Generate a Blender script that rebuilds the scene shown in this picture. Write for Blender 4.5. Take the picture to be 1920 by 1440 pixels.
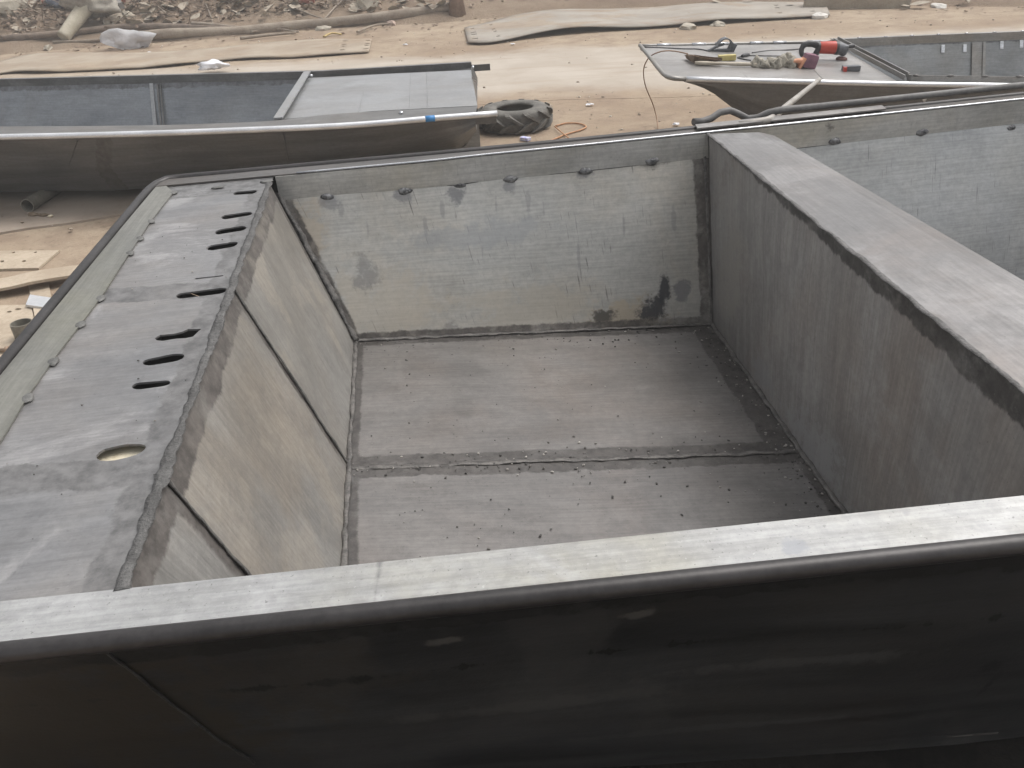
import bpy, bmesh, math, random
from mathutils import Vector, Matrix, noise
R = math.radians
random.seed(7)
scene = bpy.context.scene
col = scene.collection
for o in list(bpy.data.objects): bpy.data.objects.remove(o)

# ------------------------------------------------------------------ camera, sky, sun, exposure
CAM = Vector((0, 0, 1.6)); FPX = 1560.0; PITCH = R(30.5); ROLL = R(3.7)
_r0 = Vector((1, 0, 0)); _u0 = Vector((0, math.sin(PITCH), math.cos(PITCH)))
FW = Vector((0, math.cos(PITCH), -math.sin(PITCH)))
RT = _r0 * math.cos(ROLL) - _u0 * math.sin(ROLL)
UP = _r0 * math.sin(ROLL) + _u0 * math.cos(ROLL)
cd = bpy.data.cameras.new('camera'); cam = bpy.data.objects.new('camera', cd); col.objects.link(cam)
cd.sensor_fit = 'HORIZONTAL'; cd.sensor_width = 36.0; cd.lens = 36.0 * FPX / 1920.0
cd.clip_start = 0.02; cd.clip_end = 800
m = Matrix((RT, UP, -FW)).transposed().to_4x4(); m.translation = CAM; cam.matrix_world = m
scene.camera = cam

SUN_EL = R(60); SUN_AZ = R(62)          # azimuth from +Y towards +X
world = bpy.data.worlds.new('World'); scene.world = world; world.use_nodes = True
wn = world.node_tree.nodes; wl = world.node_tree.links; wn.clear()
sky = wn.new('ShaderNodeTexSky'); sky.sky_type = 'NISHITA'; sky.sun_disc = False
sky.sun_elevation = SUN_EL; sky.sun_rotation = SUN_AZ; sky.air_density = 1.0; sky.dust_density = 6.0; sky.ozone_density = 1.0
hs = wn.new('ShaderNodeHueSaturation'); hs.inputs['Saturation'].default_value = 0.18
bg = wn.new('ShaderNodeBackground'); bg.inputs['Strength'].default_value = 0.15
wo = wn.new('ShaderNodeOutputWorld')
wl.new(sky.outputs[0], hs.inputs['Color']); wl.new(hs.outputs[0], bg.inputs['Color']); wl.new(bg.outputs[0], wo.inputs[0])
sl = bpy.data.lights.new('sun', 'SUN'); sl.energy = 0.6; sl.angle = R(45); sl.color = (1.0, 0.95, 0.88)
so = bpy.data.objects.new('sun', sl); col.objects.link(so)
sd = Vector((math.sin(SUN_AZ) * math.cos(SUN_EL), math.cos(SUN_AZ) * math.cos(SUN_EL), math.sin(SUN_EL)))
so.rotation_euler = sd.to_track_quat('Z', 'Y').to_euler(); so.location = (0, 0, 12)
vs = scene.view_settings; vs.view_transform = 'Standard'; vs.look = 'None'; vs.gamma = 1.0; vs.use_curve_mapping = False
vs.exposure = 0.62

# ------------------------------------------------------------------ pixel -> direction helpers
def ray(px, py): return RT * ((px - 960) / FPX) + UP * ((720 - py) / FPX) + FW
def V(px, py, z):
    d = ray(px, py); return CAM + d * ((z - CAM.z) / d.z)
def PL(px, py, a, n):
    d = ray(px, py); return CAM + d * (((a - CAM).dot(n)) / d.dot(n))

# ------------------------------------------------------------------ object helpers
def tag(o, label=None, cat=None, group=None, kind=None):
    if label: o['label'] = label
    if cat: o['category'] = cat
    if group: o['group'] = group
    if kind: o['kind'] = kind
    return o
def empty(name, loc, label, cat, group=None):
    o = bpy.data.objects.new(name, None); col.objects.link(o); o.location = loc; o.empty_display_size = .1
    o['base'] = list(loc)
    del o['base']
    return tag(o, label, cat, group)
def base_of(p):
    b = Vector((0, 0, 0))
    while p is not None:
        b += Vector(p.location); p = p.parent
    return b
def mk(name, verts, faces, mat, parent=None, uvs=None, smooth=False, loc=None):
    b = base_of(parent); l = Vector(loc) - b if loc is not None else Vector((0, 0, 0))
    off = b + l
    me = bpy.data.meshes.new(name); me.from_pydata([Vector(v) - off for v in verts], [], faces)
    if uvs:
        ul = me.uv_layers.new(name='uv')
        for lp in me.loops: ul.data[lp.index].uv = uvs[lp.vertex_index]
    if smooth:
        for p in me.polygons: p.use_smooth = True
    me.materials.append(mat); me.update()
    o = bpy.data.objects.new(name, me); col.objects.link(o); o.parent = parent; o.location = l
    return o
def resample(pts, n):
    pts = [Vector(p) for p in pts]; L = [0]
    for a, b in zip(pts, pts[1:]): L.append(L[-1] + (b - a).length)
    out = []; k = 0
    for i in range(n):
        s = L[-1] * i / (n - 1)
        while k < len(pts) - 2 and L[k + 1] < s: k += 1
        t = (s - L[k]) / max(1e-9, L[k + 1] - L[k]); out.append(pts[k].lerp(pts[k + 1], t))
    return out
def smooth_path(pts, n):
    P = [Vector(p) for p in pts]; P = [P[0] * 2 - P[1]] + P + [P[-1] * 2 - P[-2]]; out = []
    for i in range(1, len(P) - 2):
        for k in range(8):
            t = k / 8; a, b, c, d = P[i - 1], P[i], P[i + 1], P[i + 2]
            out.append(.5 * ((2 * b) + (c - a) * t + (2 * a - 5 * b + 4 * c - d) * t * t + (3 * b - a - 3 * c + d) * t ** 3))
    out.append(P[-2]); return resample(out, n)
def grid(name, rows, mat, parent=None, thick=0.004, warp=0, wscale=3.0, smooth=True, flip=False):
    n = len(rows); mm = len(rows[0])
    rows = [[Vector(p) for p in r] for r in rows]
    ulen = [0]; vlen = [0]
    for j in range(1, mm): ulen.append(ulen[-1] + sum((r[j] - r[j - 1]).length for r in rows) / n)
    for i in range(1, n): vlen.append(vlen[-1] + sum((rows[i][j] - rows[i - 1][j]).length for j in range(mm)) / mm)
    N = []
    for i in range(n):
        rr = []
        for j in range(mm):
            du = rows[i][min(j + 1, mm - 1)] - rows[i][max(j - 1, 0)]; dv = rows[min(i + 1, n - 1)][j] - rows[max(i - 1, 0)][j]
            c = du.cross(dv)
            c = c.normalized() if c.length > 1e-12 else Vector((0, 0, 1))
            rr.append(-c if flip else c)
        N.append(rr)
    vs_, uv = [], []
    for i in range(n):
        for j in range(mm):
            p = rows[i][j]
            if warp and 0 < i < n - 1 and 0 < j < mm - 1: p = p + N[i][j] * (noise.noise(p * wscale) * warp)
            vs_.append(p); uv.append((ulen[j], vlen[i]))
    F = []
    for i in range(n - 1):
        for j in range(mm - 1):
            q = (i * mm + j, i * mm + j + 1, (i + 1) * mm + j + 1, (i + 1) * mm + j)
            F.append(q[::-1] if flip else q)
    if thick:
        k0 = len(vs_)
        for i in range(n):
            for j in range(mm): vs_.append(vs_[i * mm + j] - N[i][j] * thick); uv.append(uv[i * mm + j])
        F += [tuple(a + k0 for a in f[::-1]) for f in list(F)]
        bd = [j for j in range(mm)] + [i * mm + mm - 1 for i in range(1, n)] + [(n - 1) * mm + j for j in range(mm - 2, -1, -1)] + [i * mm for i in range(n - 2, 0, -1)]
        for a, b in zip(bd, bd[1:] + bd[:1]):
            F.append((b, a, a + k0, b + k0) if not flip else (a, b, b + k0, a + k0))
    o = mk(name, vs_, F, mat, parent, uv)
    if smooth:
        for p in o.data.polygons: p.use_smooth = True
        try: o.data.set_sharp_from_angle(angle=R(35))
        except Exception: pass
    return o
def loft(name, lines, mat, parent=None, nu=24, nv=8, **k):
    L = [resample(l, nu) for l in lines]; rows = []
    for a in range(len(L) - 1):
        for i in range(nv + (1 if a == len(L) - 2 else 0)):
            t = i / nv; rows.append([p.lerp(q, t) for p, q in zip(L[a], L[a + 1])])
    return grid(name, rows, mat, parent, **k)
def tube_geo(pts, rad, seg=10, flat=1.0):
    P = [Vector(p) for p in pts]; vs_, F = [], []
    up = Vector((0, 0, 1)); n = len(P); u = None
    for i, p in enumerate(P):
        t = (P[min(i + 1, n - 1)] - P[max(i - 1, 0)]).normalized()
        if u is None:
            u = up.cross(t)
            if u.length < .05: u = Vector((1, 0, 0)).cross(t)
        u = (u - t * u.dot(t)).normalized(); w = t.cross(u)
        r = rad(i) if callable(rad) else rad
        for k in range(seg):
            a = 2 * math.pi * k / seg; vs_.append(p + u * (math.cos(a) * r) + w * (math.sin(a) * r * flat))
    for i in range(n - 1):
        for k in range(seg):
            F.append((i * seg + k, i * seg + (k + 1) % seg, (i + 1) * seg + (k + 1) % seg, (i + 1) * seg + k))
    F.append(tuple(range(seg))[::-1]); F.append(tuple((n - 1) * seg + k for k in range(seg)))
    return vs_, F
def tube(name, pts, rad, mat, parent=None, seg=10, sharp=True, **k):
    v, f = tube_geo(pts, rad, seg, k.pop('flat', 1.0)); 
    o = mk(name, v, f, mat, parent, smooth=True, **k)
    o.data.polygons[-1].use_smooth = False; o.data.polygons[-2].use_smooth = False
    return o
def bead(name, a, b, r, mat, parent=None, step=.007, wob=.0025, flat=.7):
    if isinstance(a, list): L = sum((y - x).length for x, y in zip(a, a[1:])); pts = resample(a, max(6, int(L / step)))
    else: L = (b - a).length; pts = resample([a, b], max(6, int(L / step)))
    pts = [p + Vector((noise.noise(p * 23), noise.noise(p * 23 + Vector((9, 0, 0))), noise.noise(p * 23 + Vector((0, 9, 0))))) * wob for p in pts]
    flat *= .6; rr = [r * (.8 + .35 * noise.noise(p * 70) + .45 * noise.noise(p * 9)) for p in pts]
    return tube(name, pts, lambda i: max(r * .35, rr[i]), mat, parent, seg=7, flat=flat)
def boxgeo(c, s, rot=None, bev=0.0):
    bm = bmesh.new(); bmesh.ops.create_cube(bm, size=1)
    for v in bm.verts: v.co = Vector((v.co.x * s[0], v.co.y * s[1], v.co.z * s[2]))
    if bev: bmesh.ops.bevel(bm, geom=list(bm.edges), offset=bev, segments=2, affect='EDGES', profile=.6)
    if rot is not None: bmesh.ops.transform(bm, matrix=rot.to_4x4(), verts=bm.verts)
    bm.verts.index_update(); v = [x.co + Vector(c) for x in bm.verts]; f = [tuple(y.index for y in x.verts) for x in bm.faces]; bm.free(); return v, f
def box(name, c, s, mat, parent=None, rot=None, bev=.002):
    v, f = boxgeo(c, s, rot, bev); return mk(name, v, f, mat, parent)
def rockgeo(c, s, seed, sub=2, rough=.35, rot=None):
    bm = bmesh.new(); bmesh.ops.create_icosphere(bm, subdivisions=sub, radius=1)
    out = []
    for v in bm.verts:
        k = 1 + rough * noise.noise(v.co * 1.3 + Vector((seed * 7.1, seed, 0))) + rough * .5 * noise.noise(v.co * 3 + Vector((seed, 3, seed)))
        p = v.co * k; p = Vector((p.x * s[0], p.y * s[1], p.z * s[2]))
        if rot is not None: p = rot @ p
        out.append(p + Vector(c))
    bm.verts.index_update(); f = [tuple(y.index for y in x.verts) for x in bm.faces]; bm.free(); return out, f
def joing(parts):
    vs_, F = [], []
    for v, f in parts:
        k = len(vs_); vs_ += v; F += [tuple(a + k for a in q) for q in f]
    return vs_, F
def lathe(prof, c, seg=24, axis=None):
    vs_, F = [], []; n = len(prof)
    q = axis.to_track_quat('Z', 'Y').to_matrix() if axis is not None else Matrix.Identity(3)
    for k in range(seg):
        a = 2 * math.pi * k / seg
        for r, z in prof: vs_.append(q @ Vector((math.cos(a) * r, math.sin(a) * r, z)) + Vector(c))
    for k in range(seg):
        k2 = (k + 1) % seg
        for i in range(n - 1): F.append((k * n + i, k2 * n + i, k2 * n + i + 1, k * n + i + 1))
    return vs_, F
def fillplate(name, outer, holes, thick, mat, parent=None, uvf=None):
    """flat plate at height z of outer[0] with real openings"""
    z = sum(p.z for p in outer) / len(outer)
    cu = bpy.data.curves.new('tmp', 'CURVE'); cu.dimensions = '2D'; cu.fill_mode = 'BOTH'; cu.extrude = thick / 2
    for lp in [outer] + holes:
        s = cu.splines.new('POLY'); s.points.add(len(lp) - 1); s.use_cyclic_u = True
        for q, p in zip(s.points, lp): q.co = (p.x, p.y, 0, 1)
    ob = bpy.data.objects.new('tmp', cu); col.objects.link(ob)
    dg = bpy.context.evaluated_depsgraph_get(); me = bpy.data.meshes.new_from_object(ob.evaluated_get(dg))
    vs_ = [Vector((v.co.x, v.co.y, v.co.z + z - thick / 2)) for v in me.vertices]; F = [tuple(p.vertices) for p in me.polygons]
    bpy.data.objects.remove(ob); bpy.data.curves.remove(cu); bpy.data.meshes.remove(me)
    return mk(name, vs_, F, mat, parent, [uvf(v) if uvf else (v.x, v.y) for v in vs_])

# ------------------------------------------------------------------ material helpers
class NT:
    def __init__(s, name):
        s.m = bpy.data.materials.new(name); s.m.use_nodes = True; s.t = s.m.node_tree; s.n = s.t.nodes; s.l = s.t.links
        s.b = s.n['Principled BSDF']; s.pos = s.n.new('ShaderNodeNewGeometry').outputs['Position']
        s.tc = s.n.new('ShaderNodeTexCoord'); s.uv = s.tc.outputs['UV']
    def put(s, sock, v):
        if hasattr(v, 'is_linked'): s.l.new(v, sock)
        elif v is not None:
            if isinstance(v, (tuple, list)) and len(v) == 3 and sock.type == 'RGBA': v = (*v, 1)
            sock.default_value = v
    def math(s, op, a, b=None, c=None, clamp=False):
        n = s.n.new('ShaderNodeMath'); n.operation = op; n.use_clamp = clamp
        for k, v in enumerate((a, b, c)):
            if v is not None: s.put(n.inputs[k], v)
        return n.outputs[0]
    def mapping(s, vec, scale=(1, 1, 1), loc=(0, 0, 0), rot=(0, 0, 0)):
        n = s.n.new('ShaderNodeMapping'); s.put(n.inputs['Vector'], vec); n.inputs['Scale'].default_value = scale
        n.inputs['Location'].default_value = loc; n.inputs['Rotation'].default_value = rot; return n.outputs[0]
    def noise(s, vec, scale, detail=5, rough=.55, dist=0):
        n = s.n.new('ShaderNodeTexNoise'); s.put(n.inputs['Vector'], vec); n.inputs['Scale'].default_value = scale
        n.inputs['Detail'].default_value = detail; n.inputs['Roughness'].default_value = rough; n.inputs['Distortion'].default_value = dist
        return n.outputs[0]
    def voro(s, vec, scale, feature='F1'):
        n = s.n.new('ShaderNodeTexVoronoi'); n.feature = feature; s.put(n.inputs['Vector'], vec); n.inputs['Scale'].default_value = scale
        return n.outputs[0]
    def step(s, x, a, b, lo=0.0, hi=1.0):
        n = s.n.new('ShaderNodeMapRange'); n.interpolation_type = 'SMOOTHSTEP'; s.put(n.inputs['Value'], x)
        s.put(n.inputs['From Min'], a); s.put(n.inputs['From Max'], b)
        n.inputs['To Min'].default_value = lo; n.inputs['To Max'].default_value = hi; return n.outputs[0]
    def mix(s, f, a, b, mode='MIX'):
        n = s.n.new('ShaderNodeMix'); n.data_type = 'RGBA'; n.blend_type = mode
        s.put(n.inputs[0], f); s.put(n.inputs[6], a); s.put(n.inputs[7], b); return n.outputs[2]
    def sep(s, v):
        n = s.n.new('ShaderNodeSeparateXYZ'); s.put(n.inputs[0], v); return n.outputs
    def dist(s, vec, p, sc):
        n = s.n.new('ShaderNodeVectorMath'); n.operation = 'SUBTRACT'; s.put(n.inputs[0], vec); n.inputs[1].default_value = p
        k = s.n.new('ShaderNodeVectorMath'); k.operation = 'MULTIPLY'; s.put(k.inputs[0], n.outputs[0]); k.inputs[1].default_value = sc
        e = s.n.new('ShaderNodeVectorMath'); e.operation = 'LENGTH'; s.put(e.inputs[0], k.outputs[0]); return e.outputs['Value']
    def bump(s, h, strength=.3, d=.002):
        n = s.n.new('ShaderNodeBump'); n.inputs['Strength'].default_value = strength; n.inputs['Distance'].default_value = d
        s.put(n.inputs['Height'], h); s.l.new(n.outputs[0], s.b.inputs['Normal'])
    def out(s, colr, rough=.6, metal=0.0, spec=None):
        s.put(s.b.inputs['Base Color'], colr); s.put(s.b.inputs['Roughness'], rough); s.put(s.b.inputs['Metallic'], metal)
        if spec is not None: s.put(s.b.inputs['Specular IOR Level'], spec)
        return s.m

PAINT = (.062, .056, .053)
def steel(name, dark, light, warm=(.30, .22, .15), warmth=.35, metal=.35, rough=(.38, .62), bands=(), spots=(), streak=(2, 14), nscale=2.2,
          paint=PAINT, scratch=0.0, speck=.5, pale=None, palef=0.0, bumpk=.25, seed=0.0, spec=None):
    """weathered sheet steel. bands: (axis, pos, width, amp, drip[, pos2]) painted weld bands in plate metres; spots: (point, scale, r, colour, strength)"""
    t = NT(name); p = t.mapping(t.pos, loc=(seed, seed * .7, 0))
    uvs = t.sep(t.uv)
    n1 = t.noise(p, nscale * .7, 5, .5, .4); n2 = t.noise(t.mapping(t.uv, (streak[0], streak[1], 1), (seed, 0, 0)), 1.0, 6, .6, .3)
    n3 = t.noise(p, 6.5, 6, .65); fine = t.noise(p, 140, 3, .7)
    f = t.math('ADD', t.math('MULTIPLY', n1, .36), t.math('MULTIPLY', n2, .64))
    c = t.mix(t.step(f, .36, .64), dark, light)
    wf = t.math('MULTIPLY', t.step(t.noise(t.mapping(p, loc=(5, 3, 1)), 1.7, 6, .6, .6), .42, .68), warmth)
    c = t.mix(wf, c, warm)
    if pale:
        pf = t.math('MULTIPLY', t.step(t.noise(t.mapping(p, loc=(11, 2, 4)), 3.2, 7, .62, .5), .50, .60), palef)
        c = t.mix(pf, c, pale)
    c = t.mix(t.step(n3, .55, .75, 0, .35), c, tuple(x * .55 for x in dark))
    n5 = t.noise(t.mapping(p, loc=(3, 8, 6)), 48, 5, .75, .3); n6 = t.noise(t.mapping(t.uv, ((6, 130, 1) if streak[1] >= streak[0] else (130, 6, 1)), (seed + 4, 2, 0)), 1.0, 5, .6, .1)
    c = t.mix(1.0, c, t.mix(t.step(n5, .34, .66), (.90, .90, .905), (1.07, 1.07, 1.065)), 'MULTIPLY')
    c = t.mix(1.0, c, t.mix(t.step(n6, .34, .66), (.90, .90, .90), (1.07, 1.07, 1.07)), 'MULTIPLY')
    rg = t.step(n1, .3, .7, rough[0], rough[1])
    if scratch:
        for k, (rot, sc) in enumerate((((0, 0, .10), (120, 7, 1)), ((0, 0, -.38), (150, 8, 1)), ((0, 0, .42), (150, 9, 1)))):
            w = t.noise(t.mapping(t.uv, sc, (k * 3.3 + seed, k, 0), rot), 1.0, 2, .5)
            gate = t.step(t.noise(t.mapping(p, loc=(k * 5, 0, 2)), 4.5, 4), .50, .62)
            c = t.mix(t.math('MULTIPLY', t.math('MULTIPLY', t.step(w, .65, .70), gate), scratch), c, (.05, .05, .055))
    sn = t.noise(p, 16, 6, .7) if spots else None; bn = t.noise(p, 55, 4, .7) if bands else None
    for s_ in spots:
        pt, sc, r, cc, st = s_
        d = t.dist(t.pos, tuple(pt), sc)
        d = t.math('ADD', d, t.math('MULTIPLY', t.math('SUBTRACT', sn, .5), r * 3.2))
        c = t.mix(t.math('MULTIPLY', t.step(d, r * .45, r, 1, 0), st), c, cc)
    bf = None
    for b in bands:
        ax, pos, w, amp, drip = b[:5]; x = uvs[0] if ax == 'u' else uvs[1]
        if len(b) > 5:   # band position drifts along the other axis
            o_ = uvs[1] if ax == 'u' else uvs[0]; x = t.math('SUBTRACT', x, t.math('MULTIPLY', o_, b[5]))
        d = t.math('ABSOLUTE', t.math('SUBTRACT', x, pos))
        if len(b) > 6: w = t.math('MULTIPLY_ADD', uvs[1] if ax == 'u' else uvs[0], b[6], w)
        nn = t.math('SUBTRACT', t.noise(t.mapping(t.uv, (drip, 3, 1) if drip else (1, 1, 1), (pos * 3 + seed, 1, 0)), 1.0 if drip else 13, 6, .62), .5)
        d = t.math('ADD', d, t.math('MULTIPLY', nn, amp))
        e = t.step(t.math('SUBTRACT', t.math('MULTIPLY_ADD', t.math('SUBTRACT', bn, .5), .016, d), w), -.004, .005, 1, 0)
        bf = e if bf is None else t.math('MAXIMUM', bf, e)
    if bf is not None:
        bf = t.math('MULTIPLY', bf, t.step(t.noise(p, 9, 6, .7), .3, .55, .45, .97))
        pc = t.mix(t.step(t.noise(p, 30, 7, .7), .3, .7), tuple(x * .65 for x in paint), tuple(min(1, x * 1.55) for x in paint))
        c = t.mix(bf, c, pc); rg = t.math('MAXIMUM', rg, t.math('MULTIPLY', bf, .6))
    c = t.mix(t.math('MULTIPLY', t.step(fine, .62, .72), speck), c, tuple(x * .4 for x in dark))
    c = t.mix(t.math('MULTIPLY', t.step(fine, .36, .27), speck * .5), c, tuple(min(1, x * 1.5) for x in light))
    h = t.math('ADD', t.math('MULTIPLY', fine, .35), t.math('ADD', t.math('MULTIPLY', n2, .5), n3))
    t.bump(h, bumpk, .003)
    if light[1] > .11: metal = min(.75, metal + .25); rg = t.math('SUBTRACT', rg, .07)
    mt = metal if bf is None else t.math('SUBTRACT', metal, t.math('MULTIPLY', bf, metal * .8))
    return t.out(c, rg, mt, spec)

def simple(name, c1, c2, rough=.6, metal=0.0, scale=8, fine=60, bumpk=.2, bd=.002, spec=None):
    t = NT(name); n1 = t.noise(t.pos, scale, 6, .6, .3); n2 = t.noise(t.pos, fine, 4, .65)
    f = t.math('ADD', t.math('MULTIPLY', n1, .65), t.math('MULTIPLY', n2, .35))
    t.bump(t.math('ADD', n1, n2), bumpk, bd)
    return t.out(t.mix(t.step(f, .35, .65), c1, c2), rough, metal, spec)
def island(name, cols, rough=.75, var=.5):
    t = NT(name); g = t.n.new('ShaderNodeNewGeometry'); rp = t.n.new('ShaderNodeValToRGB')
    t.l.new(g.outputs['Random Per Island'], rp.inputs[0]); e = rp.color_ramp.elements
    e[0].position = 0; e[0].color = (*cols[0], 1); e[1].position = 1; e[1].color = (*cols[-1], 1)
    for i, c in enumerate(cols[1:-1]):
        k = e.new((i + 1) / (len(cols) - 1)); k.color = (*c, 1)
    c = t.mix(t.step(t.noise(t.pos, 30, 4), .3, .7, 0, var), rp.outputs[0], tuple(x * .5 for x in cols[0]))
    return t.out(c, rough)

def dirt_nodes(t):
    n1 = t.noise(t.pos, .55, 8, .6, .5); n2 = t.noise(t.pos, 3.3, 8, .65, .3); n3 = t.noise(t.pos, 38, 5, .7)
    c = t.mix(t.step(n1, .36, .64), (.275, .208, .148), (.365, .293, .215))
    c = t.mix(t.step(n2, .40, .68, 0, .75), c, (.235, .175, .13))
    c = t.mix(t.step(n3, .56, .72, 0, .7), c, (.15, .11, .08)); c = t.mix(t.step(t.noise(t.mapping(t.pos, loc=(2, 6, 0)), 9, 7, .7, .5), .56, .66, 0, .55), c, (.17, .125, .09))
    c = t.mix(t.step(n3, .40, .28, 0, .5), c, (.50, .41, .31))
    return c, n2, n3
t = NT('dirt'); c, n2, n3 = dirt_nodes(t); t.bump(t.math('ADD', n2, t.math('MULTIPLY', n3, .5)), .55, .02); M_DIRT = t.out(c, .95, 0, .2)
t = NT('road_concrete'); c, n2, n3 = dirt_nodes(t); uvs = t.sep(t.uv)
cc = t.mix(t.step(t.noise(t.pos, 1.3, 8, .6, .4), .35, .65), (.375, .325, .27), (.435, .388, .332))
cc = t.mix(t.step(n3, .60, .75, 0, .4), cc, (.26, .215, .17)); cc = t.mix(t.step(t.noise(t.mapping(t.pos, (.5, 5, 1)), 1.0, 7, .65), .5, .68, 0, .5), cc, (.33, .265, .205))
e = t.math('MINIMUM', uvs[1], t.math('SUBTRACT', 1.0, uvs[1]))
e = t.math('ADD', e, t.math('MULTIPLY', t.math('SUBTRACT', t.noise(t.pos, 1.1, 7, .65, .4), .5), .40))
cc = t.mix(t.step(e, .02, .26), c, cc); t.bump(t.math('ADD', n2, n3), .25, .006); M_ROAD = t.out(cc, .9, 0, .2)
t = NT('apron_concrete'); c, n2, n3 = dirt_nodes(t)
cc = t.mix(t.step(t.noise(t.pos, 1.6, 8, .6, .4), .35, .65), (.25, .205, .165), (.36, .30, .245))
cc = t.mix(t.step(n3, .57, .75, 0, .5), cc, (.17, .135, .10)); cc = t.mix(t.step(t.noise(t.pos, .9, 6), .45, .62, 0, .6), cc, c)
t.bump(t.math('ADD', n2, n3), .3, .008); M_APRON = t.out(cc, .92, 0, .2)
t = NT('bank_soil'); c, n2, n3 = dirt_nodes(t); c = t.mix(.5, c, (.22, .16, .115)); t.bump(t.math('ADD', n2, n3), .8, .04); M_BANK = t.out(c, .95, 0, .2)

# ------------------------------------------------------------------ ground
def flatpoly(name, pts, z, mat, thick=.05, uvf=None): return fillplate(name, [Vector((p[0], p[1], z)) for p in pts], [], thick, mat, None, uvf)
xs = [-250, -120, -60, -30, -18] + [-12 + i * .5 for i in range(49)] + [18, 30, 60, 120, 250]
ys = [-250, -100, -40, -15, -6] + [-2 + i * .4 for i in range(46)] + [20, 30, 60, 120, 250]
def gz(x, y):
    k = max(0, 1 - abs(x) / 13) * max(0, 1 - abs(y - 8) / 12)
    road = 1.0 if 7.0 < y < 11.2 else 0.0
    apron = 1.0 if (4.4 < y < 7.2 and x < -.3) else 0
    d = .022 * noise.noise(Vector((x * .9, y * .9, 0))) * min(1, k * 3)
    return -.002
vv = [Vector((x, y, gz(x, y))) for y in ys for x in xs]; nx = len(xs)
ff = [(j * nx + i, j * nx + i + 1, (j + 1) * nx + i + 1, (j + 1) * nx + i) for j in range(len(ys) - 1) for i in range(nx - 1)]
tag(mk('ground', vv, ff, M_DIRT, smooth=True), kind='structure')

def rnear(x): return 7.62 - .11 * x + .16 * noise.noise(Vector((x * .8, 0, 3)))
def rfar(x): return 10.75 - .085 * x + .22 * noise.noise(Vector((x * .7, 5, 0)))
rows = []
for i in range(9):
    r_ = []
    for j in range(90):
        x = -14 + j * .32; r_.append(Vector((x, rnear(x) + (rfar(x) - rnear(x)) * i / 8, .0)))
    rows.append(r_)
rd = grid('road', rows, M_ROAD, thick=.05, smooth=False)
for lp in rd.data.loops:
    k = (lp.vertex_index % (9 * 90)) // 90; rd.data.uv_layers[0].data[lp.index].uv.y = k / 8
tag(rd, kind='structure')
ap = [(-9, 3.6), (-4.2, 4.52), (-3.02, 4.88), (-2.42, 5.07), (-1.6, 5.24), (-.7, 5.42), (-.5, 6.0), (-.62, 6.9), (-2.5, 7.35), (-9, 8.2)]
ap2 = []
for a, b in zip(ap, ap[1:] + ap[:1]):
    for k in range(12):
        p = Vector((*a, 0)).lerp(Vector((*b, 0)), k / 12); ap2.append((p.x + .03 * noise.noise(p * 4), p.y + .03 * noise.noise(p * 4 + Vector((7, 0, 0)))))
tag(flatpoly('pavement', ap2, .012, M_APRON, .07), kind='structure')

FOOT = [(-30, 11.0), (-8, 13.0), (-3, 13.6), (2, 13.7), (4.2, 13.2), (5.3, 12.4), (6.2, 11.6), (8, 11.0), (30, 9)]
SHADE_EDGE = [(-1.25, .9), (-1.0, -.3), (-.2, -.75), (.9, -.8), (2.2, -.7), (3.6, -.5), (3.9, 1.2), (3.7, 2.9), (2.0, 3.0), (.5, 2.75), (-.6, 2.55), (-1.1, 2.0)]
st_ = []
for a, b in zip(SHADE_EDGE, SHADE_EDGE[1:] + SHADE_EDGE[:1]):
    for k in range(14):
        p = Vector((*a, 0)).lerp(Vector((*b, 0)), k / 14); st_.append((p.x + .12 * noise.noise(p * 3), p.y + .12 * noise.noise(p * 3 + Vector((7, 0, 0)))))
tag(flatpoly('shade_ground', st_, -.0005, simple('shade_soil', (.010, .009, .008), (.026, .022, .018), .9, 0, 3, 40, .6, .01, .15), .003), kind='structure')  # dark sheet added for the shade under the boat and less bounce light
def foot(x):
    for a, b in zip(FOOT, FOOT[1:]):
        if x <= b[0]: return a[1] + (b[1] - a[1]) * (x - a[0]) / (b[0] - a[0]) + .25 * noise.noise(Vector((x * .6, 0, 0)))
    return 9.0
def bankz(x, y):
    d = y - foot(x)
    h = -.05 if d < 0 else min(3.2, .05 + .16 * d + .36 * max(0, d - .9))
    return h + (.16 * noise.noise(Vector((x * 1.1, y * 1.1, 1))) + .07 * noise.noise(Vector((x * 3, y * 3, 1)))) * min(1, max(0, d + .2) / .8)
rows = [[Vector((-22 + j * .36, foot(-22 + j * .36) - .35 + (i / 52) ** 1.25 * 22, 0)) for j in range(125)] for i in range(53)]
for r_ in rows:
    for p in r_: p.z = bankz(p.x, p.y)
tag(grid('embankment', rows, M_BANK, thick=0), kind='structure')
bank = bpy.data.objects['embankment']

# ------------------------------------------------------------------ metals for the boats
M_BEAD = simple('weld_bead', (.055, .052, .05), (.16, .15, .14), .55, .25, 30, 150, .6, .003)
M_TUBE = simple('gunwale_pipe', (.020, .0185, .0185), (.045, .0415, .0415), .42, .35, 5, 90, .15, .001)
M_TUBEB = simple('bright_pipe', (.45, .46, .48), (.66, .67, .69), .25, .75, 5, 90, .15, .001)

M_RAIL = simple('ground_rail', (.62, .63, .65), (.80, .81, .83), .3, .45, 5, 90, .15, .001)
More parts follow.
